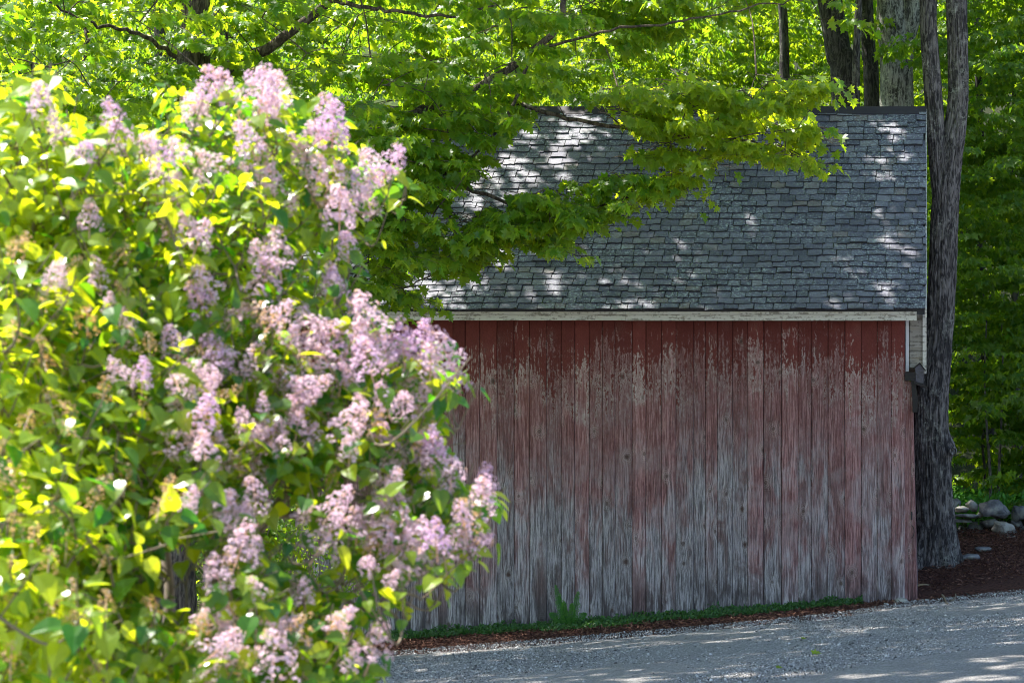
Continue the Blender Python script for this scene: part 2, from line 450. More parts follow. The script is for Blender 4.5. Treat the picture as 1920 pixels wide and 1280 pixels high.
def smooth_path(pts, n):
    """Catmull-Rom through control points"""
    p = np.asarray(pts, float)
    p = np.vstack([2 * p[0] - p[1], p, 2 * p[-1] - p[-2]])
    out = []
    segs = len(p) - 3
    for u in np.linspace(0, segs - 1e-6, n):
        i = int(u); f = u - i
        a, b, c, d = p[i:i + 4]
        out.append(0.5 * (2 * b + (c - a) * f + (2 * a - 5 * b + 4 * c - d) * f * f + (3 * b - a - 3 * c + d) * f ** 3))
    return np.array(out)


# ------------------------------------------------------------------ setting: ground, driveway
xs = np.unique(np.concatenate([np.linspace(-140, -16, 32), np.linspace(-16, 8, 97), np.linspace(8, 140, 32)]))
ys = np.unique(np.concatenate([np.linspace(-30, 14, 23), np.linspace(14, 42, 113), np.linspace(42, 130, 45)]))
X, Y = np.meshgrid(xs, ys)
Z = gz(X, Y)
nz = np.array([mnoise.noise(Vector((a * 0.35, b * 0.35, 3.1))) for a, b in zip(X.ravel(), Y.ravel())]).reshape(X.shape)
nz2 = np.array([mnoise.noise(Vector((a * 1.9, b * 1.9, 8.1))) for a, b in zip(X.ravel(), Y.ravel())]).reshape(X.shape)
amp = np.where(Y > 30.2, 0.10, 0.008) * np.where(Y > 45, 4, 1)
Z = Z + nz * amp + nz2 * np.where(Y > 30.2, 0.018, 0.008)
g = Acc()
W = len(xs); i = np.arange(len(ys) - 1)[:, None] * W; k = np.arange(W - 1)[None, :]
g.add(np.stack([X, Y, Z], -1).reshape(-1, 3), np.stack([i + k, i + k + 1, i + W + k + 1, i + W + k], -1).reshape(-1, 4))
tag(g.build('ground', M_ground, smooth=True), kind='structure')


def road_edge(x):
    kx = [-40, -12, -8.6, -7.4, -6.88, -5.0, -3.0, -1.2, -0.55, 0.0, 0.6, 1.4, 3, 40]
    ky = [12, 22.0, 25.0, 26.3, 26.8, 27.0, 27.3, 28.1, 29.1, 29.6, 29.85, 30.4, 31, 31]
    return np.interp(x, kx, ky)

xr = np.linspace(-34, 30, 640); vv = np.concatenate([[0], np.geomspace(0.02, 1, 60)])
edge = road_edge(xr) + np.array([0.10 * mnoise.noise(Vector((a * 1.3, 1, 0))) + 0.06 * mnoise.noise(Vector((a * 5, 4, 0))) for a in xr])
XX = np.repeat(xr[None, :], len(vv), 0); YY = edge[None, :] + (-28 - edge[None, :]) * vv[:, None]
e2 = np.clip((edge[None, :] - YY) / 0.35, 0, 1)
ZZ = gz(XX, YY) - 0.06 + 0.10 * np.sqrt(e2)
RN = np.array([mnoise.noise(Vector((a * 0.5, b * 0.5, 9.1))) for a, b in zip(XX.ravel(), YY.ravel())]).reshape(XX.shape)
ZZ = ZZ + RN * 0.012
g = Acc(); W = len(xr); i = np.arange(len(vv) - 1)[:, None] * W; k = np.arange(W - 1)[None, :]
g.add(np.stack([XX, YY, ZZ], -1).reshape(-1, 3), np.stack([i + k + 1, i + k, i + W + k, i + W + k + 1], -1).reshape(-1, 4))
tag(g.build('driveway', M_gravel, smooth=True), kind='structure')


def rand_unit(n): return nrm(rg.normal(size=(n, 3)))

# loose gravel on the driveway
OCT = (np.array([(1, 0, 0), (-1, 0, 0), (0, 1, 0), (0, -1, 0), (0, 0, 0.8), (0, 0, -0.8)], float),
       np.array([(0, 2, 4), (2, 1, 4), (1, 3, 4), (3, 0, 4), (2, 0, 5), (1, 2, 5), (3, 1, 5), (0, 3, 5)]))
n = 62000
gx = rg.uniform(-8.4, 2.6, n); gy = road_edge(gx) + 0.10 - rg.random(n) * 9.5
gzv = gz(gx, gy) + 0.040
acc = Acc(); scatter(acc, *OCT, np.stack([gx, gy, gzv], 1), rand_unit(n), rand_unit(n), rg.uniform(0.0045, 0.0115, n) * (1 + (rg.random(n) < 0.02) * 1.2), rg.random(n) ** 1.2)
tag(acc.build('gravel', M_pebble), kind='stuff')

# shredded bark mulch between wall and driveway, and round the big trunk
n = 26000
mx = rg.uniform(-9.3, -0.35, n); e = road_edge(mx); my = e - 0.15 + rg.random(n) * (29.95 - e + 0.15)
mx2 = rg.uniform(-0.3, 3.0, 16000); e2_ = road_edge(mx2); my2 = e2_ - 0.25 + rg.random(16000) ** 0.8 * (39 - e2_)
keep = (np.hypot(mx2 - 0.08, my2 - 34) > 0.42)
mx = np.concatenate([mx, mx2[keep]]); my = np.concatenate([my, my2[keep]]); n = len(mx)
acc = Acc(); a = rand_unit(n); a[:, 2] *= 0.35
nn = rand_unit(n); nn[:, 2] += 1.2
mzz = gz(mx, my) + rg.uniform(0.005, 0.045, n)
scatter(acc, DIAM[0] * (0.45, 1, 1), DIAM[1], np.stack([mx, my, mzz], 1), a, nn, rg.uniform(0.03, 0.085, n), rg.random(n))
tag(acc.build('mulch', M_chip), kind='stuff')

# ------------------------------------------------------------------ barn
WY = 30.0                                            # front wall plane
XL, XR = -9.13, -0.335
RXL, RXR = -9.42, -0.035                             # roof ends
EY, EZ = 29.62, 4.165; RY, RZ = 33.6, 7.665          # eave and ridge
barn = thing('barn', 'old barn with flaking red board wall and slate shingle roof beside the gravel drive', 'barn', (-4.7, WY, -0.2))


def roof_z(y): return EZ + (RZ - EZ) * (y - EY) / (RY - EY)


def boards(acc, a0, a1, ztop, along, plane, thick, wmin=0.165, wmax=0.262, zlow=None):
    """upright boards along x (along='x', facing -y at plane) or along y (facing +x)"""
    c = a0
    while c < a1 - 0.02:
        w = min(random.uniform(wmin, wmax), a1 - c)
        if a1 - (c + w) < 0.08: w = a1 - c
        br, b2 = random.random(), random.random()
        gap = random.choice((0.0010, 0.0015, 0.002, 0.003, 0.0045))
        off = random.uniform(-0.006, 0.006)
        l, r = c + gap, c + w - gap
        mid = (l + r) / 2
        zt = ztop(mid) if callable(ztop) else ztop
        if zlow is None:
            zb = float(gz(mid, plane)) - 0.06 if along == 'x' else float(gz(plane, mid)) - 0.06
            zg = zb + 0.08
        else: zb = zlow; zg = zb
        zs = np.linspace(zb, zt, 14)
        wob = np.array([0.0035 * mnoise.noise(Vector((c * 9, zz * 0.9, 2))) for zz in zs])
        bow = np.array([0.006 * mnoise.noise(Vector((c * 5, zz * 0.5, 6))) for zz in zs])
        ring = []; at = {'bu': [], 'dz': [], 'hb': []}
        ch = 0.006
        prof = [(l, thick), (l, ch), (l + ch, 0), (mid, -0.001), (r - ch, 0), (r, ch), (r, thick)]
        for zz, wb, bo in zip(zs, wob, bow):
            for (u, dpt) in prof:
                q = (u + wb, plane + off + dpt + bo, zz) if along == 'x' else (plane - off - dpt - bo, u + wb, zz)
                ring.append(q); at['bu'].append((u - l) / (r - l)); at['dz'].append(zt - zz); at['hb'].append(zz - zg)
        K = len(prof); fs = []
        for s_ in range(len(zs) - 1):
            for j in range(K - 1):
                q = (s_ * K + j, s_ * K + j + 1, (s_ + 1) * K + j + 1, (s_ + 1) * K + j)
                fs.append(q)
        lf = min(1, max(0, (-3.0 - mid) / 5.0)) if along == 'x' else 0.2
        acc.add(ring, fs, br=br, b2=b2, lf=lf, **at)
        c += w


acc = Acc(); boards(acc, XL, XR, lambda x: 4.22, 'x', WY, 0.03)
wall_o = acc.build('front_wall', M_board, barn)
acc = Acc(); acc.box(XL + 0.03, XR - 0.03, WY + 0.034, WY + 0.10, -1.1, 4.35)
acc.box(XL + 0.03, XL + 0.10, WY + 0.10, 37.1, -1.0, 4.6); acc.box(XR - 0.10, XR - 0.035, WY + 0.10, 37.1, -0.5, 4.6)
acc.build('wall_backing', M_back, barn)
acc = Acc(); boards(acc, WY + 0.03, 37.2, 4.5, 'y', XR, 0.03); acc.build('end_wall', M_board, barn)
acc = Acc(); boards(acc, XL, XR, 4.4, 'x', 37.2, 0.03); acc.build('rear_wall', M_board, barn)
acc = Acc(); boards(acc, WY + 0.03, 37.17, lambda y: 4.4 + max(0, 3.0 - abs(y - RY) * 0.86), 'y', XL + 0.03, 0.03); acc.build('end_wall', M_board, barn)

# roof: deck, shingles, ridge cap
acc = Acc()
def slab(y0, z0, y1, z1, th=0.09, x0=RXL + 0.02, x1=RXR - 0.012):
    v = [(x0, y0, z0), (x1, y0, z0), (x1, y1, z1), (x0, y1, z1)]
    v += [(a, b, c - th) for a, b, c in v]
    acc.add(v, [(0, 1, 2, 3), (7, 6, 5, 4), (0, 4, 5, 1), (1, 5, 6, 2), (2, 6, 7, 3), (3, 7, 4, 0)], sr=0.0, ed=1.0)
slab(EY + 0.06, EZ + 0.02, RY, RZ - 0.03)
slab(2 * RY - EY, EZ, RY + 0.001, RZ - 0.032)
slope = np.array((RY - EY, RZ - EZ)); SL = np.linalg.norm(slope); sd = slope / SL; sn = np.array((-sd[1], sd[0]))
rows = 33
wts = np.linspace(0.86, 1.16, rows); cum = np.concatenate([[0], np.cumsum(wts)]) / wts.sum()
for side in (0, 1):
    for r in range(rows):
        s0 = cum[r] * SL - 0.02; ex = (cum[r + 1] - cum[r]) * SL; ln = min(ex * 2.0, SL - s0 - 0.005)
        x = RXL - random.uniform(0, 0.1)
        wav = random.uniform(-0.008, 0.008)
        while x < RXR - 0.01:
            w = random.choice((0.16, 0.19, 0.21, 0.22, 0.24, 0.27)) * random.uniform(0.94, 1.06)
            if r > 26: w *= 1.12
            gp_ = random.uniform(0.002, 0.007)
            x0, x1 = max(x + gp_, RXL), min(x + w - gp_, RXR + random.uniform(-0.006, 0.008))
            x += w
            if x1 - x0 < 0.05: continue
            K = 6
            us = np.array((0, 0.05, 0.35, 0.65, 0.95, 1.0))
            jag = np.array([random.uniform(-0.010, 0.010) for _ in us])
            if random.random() < 0.22: jag[random.choice((0, 1, 4, 5))] += random.uniform(0.01, 0.03)
            if random.random() < 0.06: jag += np.linspace(0, random.uniform(-0.03, 0.03), K)
            off = wav + random.uniform(-0.016, 0.016) + (random.random() < 0.04) * random.uniform(-0.03, 0.0)
            th = random.uniform(0.011, 0.024); lift = random.uniform(0.0, 0.012) + (random.random() < 0.05) * 0.012
            tw = random.uniform(-0.004, 0.004)
            vs = []
            for lay in (0, 1, 2, 3):                     # butt bottom, butt top, upper top
                for u, jg in zip(us, jag):
                    s_ = s0 + off + jg if lay < 2 else (s0 + off + ex * 0.6 if lay == 2 else s0 + ln)
                    hgt = {0: 0.012, 1: 0.012 + th + lift, 2: 0.012 + th * 0.75 + lift * 0.4, 3: 0.006}[lay] + tw * (u - .5) * 2
                    sag = 0.022 * mnoise.noise(Vector(((x0 + u * (x1 - x0)) * 0.45, s_ * 0.5, 5))) * min(1, s_ / 0.5)
                    p = np.array((EY, EZ)) + sd * s_ + sn * (hgt + sag)
                    yy = p[0] if side == 0 else 2 * RY - p[0]
                    vs.append((x0 + u * (x1 - x0), yy, p[1]))
            fs = []
            sr_ = min(1, max(0, random.gauss(0.5, 0.26)))
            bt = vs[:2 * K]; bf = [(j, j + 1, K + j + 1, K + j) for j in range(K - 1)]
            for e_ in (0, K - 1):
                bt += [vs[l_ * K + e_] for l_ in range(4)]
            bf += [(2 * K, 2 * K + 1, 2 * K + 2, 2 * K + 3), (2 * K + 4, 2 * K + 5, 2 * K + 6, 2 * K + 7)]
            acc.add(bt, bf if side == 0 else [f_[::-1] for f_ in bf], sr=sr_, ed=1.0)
            for lay in range(1, 3):
                for j in range(K - 1):
                    q = (lay * K + j, lay * K + j + 1, (lay + 1) * K + j + 1, (lay + 1) * K + j)
                    fs.append(q if side == 0 else q[::-1])
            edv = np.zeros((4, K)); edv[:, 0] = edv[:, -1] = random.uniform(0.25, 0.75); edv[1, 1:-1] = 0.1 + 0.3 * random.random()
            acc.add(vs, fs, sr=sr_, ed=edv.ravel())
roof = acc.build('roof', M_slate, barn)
acc = Acc()
for (a, b) in ((0.0, 1), (0.0, -1)):
    v = []
    for xx in np.linspace(RXL - 0.01, RXR + 0.01, 24):
        wz = 0.006 * mnoise.noise(Vector((xx * 0.7, 0, 0)))
        for (dy, dz_) in ((0.0, 0.055), (b * -0.15, -0.085), (b * -0.16, -0.105), (0, 0.02)):
            v.append((xx, RY + dy + b * -0.0005, RZ + dz_ + wz))
    fs = [(i_ * 4 + j, i_ * 4 + j + 4, i_ * 4 + j + 5, i_ * 4 + j + 1) for i_ in range(23) for j in range(3)]
    acc.add(v, fs)
acc.build('ridge_cap', M_ridge, roof)

# eave fascia in three lengths, soffit
acc = Acc()
cuts = [RXL + 0.02, -7.2, -4.32, -0.16]
for q, (a, b) in enumerate(zip(cuts[:-1], cuts[1:])):
    acc.box(a + 0.002, b - 0.002, 29.69 + 0.003 * (q % 2), 29.715 + 0.003 * (q % 2), 4.012 + 0.004 * (q == 1), 4.135)
    acc.box(a + 0.002, b - 0.002, 29.672, 29.689, 4.10, 4.137)
acc.build('fascia', M_trim, barn)
acc = Acc(); acc.box(RXL + 0.05, -0.2, 29.72, WY - 0.012, 4.05, 4.07); acc.build('soffit', M_trim, barn)

# jutting upper gable over the door, clad in clapboards
acc = Acc()
HZ0 = 3.36
acc.box(XR + 0.035, -0.075, 30.14, 30.17, HZ0, 4.42)                    # return facing the drive
zc_ = HZ0
while zc_ < 4.40:
    h = 0.142
    x0, x1 = XR + 0.072, -0.082
    v = [(x0, 30.112, zc_), (x1, 30.112, zc_), (x1, 30.132, zc_ + h), (x0, 30.132, zc_ + h),
         (x0, 30.139, zc_), (x1, 30.139, zc_), (x1, 30.139, zc_ + h), (x0, 30.139, zc_ + h)]
    acc.add(v, [(0, 1, 2, 3), (0, 4, 5, 1), (1, 5, 6, 2), (3, 7, 4, 0)])
    zc_ += h
n_ = 0
zc_ = HZ0
while zc_ < RZ - 0.35:                                                  # the gable face itself
    h = 0.142
    y0 = max(30.17, EY + (zc_ + h - EZ) / (RZ - EZ) * (RY - EY) + 0.12) if zc_ > 4.0 else 30.17
    y1 = 2 * RY - y0
    if y1 - y0 > 0.05:
        v = [(-0.055, y0, zc_), (-0.055, y1, zc_), (-0.072, y1, zc_ + h), (-0.072, y0, zc_ + h), (-0.08, y0, zc_), (-0.08, y1, zc_), (-0.08, y1, zc_ + h), (-0.08, y0, zc_ + h)]
        acc.add(v, [(0, 1, 2, 3), (0, 4, 5, 1), (7, 6, 5, 4)])
    zc_ += h
acc.box(XR + 0.04, -0.06, 30.17, 37.0, HZ0 - 0.02, HZ0 - 0.001)
gable = acc.build('gable', M_clap, barn)
acc = Acc(); acc.box(XR + 0.012, XR + 0.058, 30.085, 30.11, 3.30, 4.22); acc.build('corner_board', M_white, gable)
acc = Acc(); acc.box(-0.078, -0.022, 30.095, 30.135, 3.27, 4.50); acc.build('corner_board', M_trim, gable)
acc = Acc()
for sg in (1, -1):
    ya, yb = (EY + 0.03, RY) if sg == 1 else (2 * RY - EY - 0.03, RY + 0.002)
    v = [(RXR - 0.004, ya, EZ - 0.11), (RXR - 0.004, yb, RZ - 0.13), (RXR - 0.004, yb, RZ + 0.0), (RXR - 0.004, ya, EZ + 0.015)]
    v += [(a + 0.022, b, c) for a, b, c in v]
    acc.add(v, [(0, 1, 2, 3), (7, 6, 5, 4), (0, 4, 5, 1), (1, 5, 6, 2), (2, 6, 7, 3), (3, 7, 4, 0)])
acc.build('rake_board', M_trim, barn)

# sliding door on the end, its foot swung outward
door = thing('sliding_door', None, None); door.parent = barn
door.location = (0, 0, 0)
acc = Acc()
def plank_leaning(acc, y0, y1, xt, xb, th, z0, z1, br, b2, tb=None):
    tb = tb or th
    zs = np.linspace(z0, z1, 8); v = []; hb = []; dz_ = []
    for zz in zs:
        f = (zz - z0) / (z1 - z0); xx = xb + (xt - xb) * f ** 0.8
        tq = tb + (th - tb) * f ** 0.8
        for (dx, yy) in ((0, y0), (tq, y0), (tq, y1), (0, y1)):
            v.append((xx + dx, yy, zz)); hb.append(zz - z0); dz_.append(0.9 + z1 - zz)
    fs = [(a * 4 + j, a * 4 + (j + 1) % 4, a * 4 + 4 + (j + 1) % 4, a * 4 + 4 + j) for a in range(7) for j in range(4)]
    fs += [(28, 29, 30, 31), (3, 2, 1, 0)]
    acc.add(v, fs, br=br, b2=b2, bu=np.tile((0.2, 0.5, 0.5, 0.2), 8), lf=0, dr=0.9, hb=hb, dz=dz_)
y = 30.05
q = 0
while y < 32.6:
    plank_leaning(acc, y + 0.003, y + 0.205, -0.268, -0.185, 0.032, 0.0, 3.16, 0.1 + 0.2 * random.random(), random.random()); y += 0.21
plank_leaning(acc, 30.016, 30.047, -0.334, -0.343, 0.040, 0.0, 3.16, 0.3, 0.55, 0.058)
plank_leaning(acc, 30.010, 30.047, -0.291, -0.282, 0.034, 0.0, 3.16, 0.7, 0.35, 0.062)
plank_leaning(acc, 30.004, 30.047, -0.254, -0.216, 0.034, -0.01, 3.16, 0.95, 0.6, 0.066)
dleaf = acc.build('door_leaf', M_board, barn)
bpy.data.objects.remove(door)
dleaf.name = 'sliding_door'
acc = Acc()
acc.box(-0.246, -0.226, 29.985, 30.008, 1.16, 1.28)
acc.build('latch', M_iron, dleaf)
acc = Acc()
th_ = np.linspace(-PI / 2, PI / 2, 9)
acc.tube([(-0.245 + 0.045 * math.cos(a), 29.99, 0.99 + 0.09 * math.sin(a)) for a in th_], [0.006] * 9, 5)
acc.build('handle', M_iron, dleaf)
acc = Acc()
acc.box(-0.333, -0.178, 29.93, 30.06, 3.165, 3.285); acc.box(-0.225, -0.185, 30.06, 36.2, 3.19, 3.27)
acc.build('door_track', M_darkwood, barn)
acc = Acc()
v = [(-0.245, 29.94, 3.165), (-0.185, 29.94, 3.165), (-0.150, 29.94, 2.94), (-0.152, 29.94, 2.71), (-0.222, 29.94, 2.71), (-0.226, 29.94, 2.90)]
v += [(a, b + 0.06, c) for a, b, c in v]
acc.add(v, [(0, 5, 2, 1), (5, 4, 3, 2), (7, 8, 11, 6), (8, 9, 10, 11)])
acc.add(v, [(a, (a + 1) % 6, (a + 1) % 6 + 6, a + 6) for a in range(6)])
acc.build('bracket', M_darkwood, barn)
acc = Acc(); v = [(-0.205, 29.90, 3.165), (-0.02, 29.90, 3.085), (-0.02, 29.90, 3.055), (-0.205, 29.90, 3.12)]
acc.add(v + [(a, b + 0.2, c) for a, b, c in v], [(0, 3, 2, 1), (4, 5, 6, 7), (0, 1, 5, 4), (1, 2, 6, 5), (2, 3, 7, 6), (3, 0, 4, 7)])
acc.build('shelf', M_darkwood, barn)

# birdhouse on the shelf
bh = thing('birdhouse', 'small peaked grey wooden birdhouse on the shelf at the barn corner', 'birdhouse', (-0.12, 29.98, 3.13))
acc = Acc()
prof = [(-0.185, 3.15), (-0.065, 3.115), (-0.060, 3.33), (-0.118, 3.405), (-0.187, 3.345)]
v = [(a, 29.93, b) for a, b in prof] + [(a, 30.06, b) for a, b in prof]
acc.add(v, [(k_, (k_ + 1) % 5, (k_ + 1) % 5 + 5, k_ + 5) for k_ in range(5)])
acc.add([v[i_] for i_ in range(5)] + [(-0.123, 29.93, 3.25)], [(k_ + 0, 5, (k_ + 1) % 5) for k_ in range(5)])
acc.add([v[i_ + 5] for i_ in range(5)] + [(-0.123, 30.06, 3.25)], [(k_ + 0, (k_ + 1) % 5, 5) for k_ in range(5)])
acc.build('body', M_bird, bh)
acc = Acc()
for (a, b) in (((-0.118, 3.425), (-0.215, 3.345)), ((-0.1179, 3.425), (-0.032, 3.315))):
    v = [(a[0], 29.905, a[1]), (b[0], 29.905, b[1]), (b[0], 30.075, b[1]), (a[0], 30.075, a[1])]
    v += [(x_, y_, z_ - 0.016) for x_, y_, z_ in v]
    acc.add(v, [(0, 1, 2, 3), (7, 6, 5, 4), (0, 4, 5, 1), (1, 5, 6, 2), (2, 6, 7, 3), (3, 7, 4, 0)])
acc.build('roof', M_darkwood, bh)

# ------------------------------------------------------------------ trees
def trunk_mesh(acc, path, rad, sides=56, steps=150, ridge=0.10, seed=0, flare=0.0, flare_h=0.8, knobs=()):
    pts = smooth_path(path, steps); r = np.interp(np.linspace(0, 1, steps), np.linspace(0, 1, len(rad)), rad)
    d = nrm(np.gradient(pts, axis=0))
    u = nrm(np.cross(d, (0, 1, 0.001))); w = np.cross(d, u)
    an = np.arange(sides) * 2 * PI / sides
    V = np.zeros((steps, sides, 3))
    L = np.concatenate([[0], np.cumsum(np.linalg.norm(np.diff(pts, axis=0), axis=1))])
    for i_ in range(steps):
        for j in range(sides):
            ca, sa = math.cos(an[j]), math.sin(an[j])
            rr = r[i_]
            a_ = an[j] + 0.12 * mnoise.noise(Vector((L[i_] * 0.5, seed, 1)))
            n_ = mnoise.noise(Vector((math.cos(a_) * 11 * max(rr, .12) / .25, math.sin(a_) * 11 * max(rr, .12) / .25, L[i_] * 1.6 + seed * 7)))
            n2_ = mnoise.noise(Vector((ca * 1.6, sa * 1.6, L[i_] * 0.7 + seed * 3)))
            f = 1 + ridge * (abs(n_) * -1.2 + 0.3) + 0.10 * n2_
            if flare:
                fl = flare * math.exp(-L[i_] / flare_h * 2.2) * (0.6 + 0.7 * max(0, math.cos(an[j] * 5 + seed)) )
                f += fl
            V[i_, j] = pts[i_] + (u[i_] * ca + w[i_] * sa) * rr * f
    for (kp, kr, amt) in knobs:
        dv = V - np.array(kp); dist = np.linalg.norm(dv, axis=2)
        V += nrm(V - pts[:, None, :]) * (amt * np.exp(-(dist / kr) ** 2))[..., None]
    i_ = np.arange(steps - 1)[:, None] * sides; k_ = np.arange(sides)[None, :]; k2 = (k_ + 1) % sides
    acc.add(V.reshape(-1, 3), np.stack([i_ + k_, i_ + sides + k_, i_ + sides + k2, i_ + k2], -1).reshape(-1, 4))


def lit_targets():
    T = []
    def roofpt(px, py):
        # meet the pixel ray with the roof plane
        for Yq in np.linspace(EY, RY, 200):
            if ZC + (PY - py) * Yq / F <= roof_z(Yq): return np.array(P(px, py, Yq))
        return np.array(P(px, py, RY))
    for px, py, r in ((1090, 245, .42), (1010, 300, .55), (950, 350, .5), (880, 370, .4), (880, 520, .34), (840, 570, .3), (930, 490, .28), (770, 550, .4), (1045, 540, .18), (1100, 300, .3),
                      (1420, 360, .15), (1410, 420, .12), (1670, 250, .26), (1645, 320, .32), (1695, 290, .26), (1705, 400, .2), (1650, 410, .26), (1690, 480, .26), (1665, 450, .2), (1660, 550, .2), (1580, 500, .2), (1560, 575, .14), (1350, 480, .14), (1280, 540, .12)):
        T.append((roofpt(px, py), r))
    for px, py in ((1150, 190), (1230, 180), (1310, 190), (1390, 210), (1460, 160), (1520, 150), (1500, 240), (1430, 270), (1350, 260), (1540, 320)):
        T.append((np.array(P(px, py, 24.6)), 0.55))
    for px, py in ((300, 60), (500, 40), (700, 90), (820, 60), (560, 160), (330, 200), (90, 60), (900, 60), (640, 330), (850, 260), (1150, 30)):
        T.append((np.array(P(px, py, 24.6)), 0.5))
    for px, py, r in ((760, 1258, .28), (810, 1240, .22), (890, 1250, .2), (985, 1233, .2), (1215, 1172, .16), (1215, 1238, .2), (1210, 1270, .3), (1380, 1262, .25), (1500, 1258, .25), (1440, 1207, .14),
                      (1610, 1262, .3), (1700, 1258, .3), (1870, 1230, .35), (1905, 1245, .3), (1830, 1268, .35), (1790, 1155, .12), (1760, 1180, .14), (1820, 1090, .12), (1900, 1200, .2)):
        # meet the ray with the drive
        dx = (px - PX) / F; dzv = (PY - py) / F
        Yq = 20.0
        for _ in range(30):
            zt = float(gz(dx * Yq, Yq)) + 0.06
            Yq = (zt - ZC) / dzv
        T.append((np.array((dx * Yq, Yq, zt)), r))
    return T

LIT = lit_targets()


def sun_cull(pos, slack=1.0):
    keep = np.ones(len(pos), bool)
    for c, r in LIT:
        d = pos - c
        tt = d @ SUN
        off = np.linalg.norm(d - tt[:, None] * SUN, axis=1)
        keep &= ~((off < r * slack) & (tt > 0.8) & (rg.random(len(pos)) < 0.83))
    return keep


def shade_crown(acc, centre, rad, n, size, twigs=None, ymin=0.0):
    """leaf clumps through an ellipsoid above the frame, added to cast shade, with gaps cut for sun patches"""
    nc = max(6, n // 60)
    cc = rand_unit(nc) * (rg.random(nc) ** 0.4)[:, None] * np.array(rad) + np.array(centre)
    idx = rg.integers(0, nc, n)
    pos = cc[idx] + rg.normal(size=(n, 3)) * np.array((0.65, 0.65, 0.35))
    px, py = proj(pos)
    pos = pos[sun_cull(pos) & (py < 10)]
    n = len(pos)
    a = rand_unit(n); a[:, 2] -= 0.5
    nn = rand_unit(n) * 0.55; nn[:, 2] += 1
    scatter(acc, *MAPLE_LO, pos, a, nn, size * rg.uniform(0.7, 1.2, n), rg.random(n))
    return cc


SPRAY = []
def make_spray(n_nodes, L, rng, tri):
    """a flat drooping leafy spray in its own frame: grows along +x, up is +z. returns leaf pos, axis, normal, twig polylines"""
    pos, ax, no, tw = [], [], [], []
    def shoot(o, yaw, L, k, depth):
        p = np.array(o, float); d = np.array((math.cos(yaw), math.sin(yaw), 0.05)); line = [p.copy()]
        for i_ in range(k):
            d = d + np.array((0, rng.normal() * 0.08, -0.07 - 0.03 * depth)); d /= np.linalg.norm(d)
            p = p + d * (L / k); line.append(p.copy())
            sdv = np.array((-d[1], d[0], 0)); sdv /= np.linalg.norm(sdv) + 1e-9
            for sg in (1, -1):
                if depth < 1 and i_ >= 1 and i_ < k - 1 and rng.random() < 0.75:
                    shoot(p, math.atan2(d[1], d[0]) + sg * rng.uniform(0.6, 1.1), L * (0.55 - 0.3 * i_ / k), 3, depth + 1)
                else:
                    a = d * rng.uniform(0.1, 0.9) + sdv * sg * rng.uniform(0.4, 1.0) + np.array((0, 0, -rng.uniform(0.15, 1.1)))
                    a /= np.linalg.norm(a)
                    pos.append(p + a * 0.05 + np.array((0, 0, 0.01))); ax.append(a)
                    no.append(np.array((0, 0, 1.0)) + rng.normal(size=3) * 0.45)
        a = d + np.array((0, 0, -0.4)); pos.append(p); ax.append(a / np.linalg.norm(a)); no.append(np.array((0, 0, 1.0)) + rng.normal(size=3) * 0.3)
        tw.append((np.array(line), depth))
    shoot((0, 0, 0), 0, L, n_nodes, 0)
    return np.array(pos), np.array(ax), np.array(no), tw

for q in range(10):
    SPRAY.append(make_spray(6, 0.85, rg, None))


def rotz_up(d):
    """frame with x along d (mostly level), z near up"""
    x = d / np.linalg.norm(d); y = np.cross((0, 0, 1), x); y /= np.linalg.norm(y) + 1e-9; z = np.cross(x, y)
    return np.stack([x, y, z], 1)


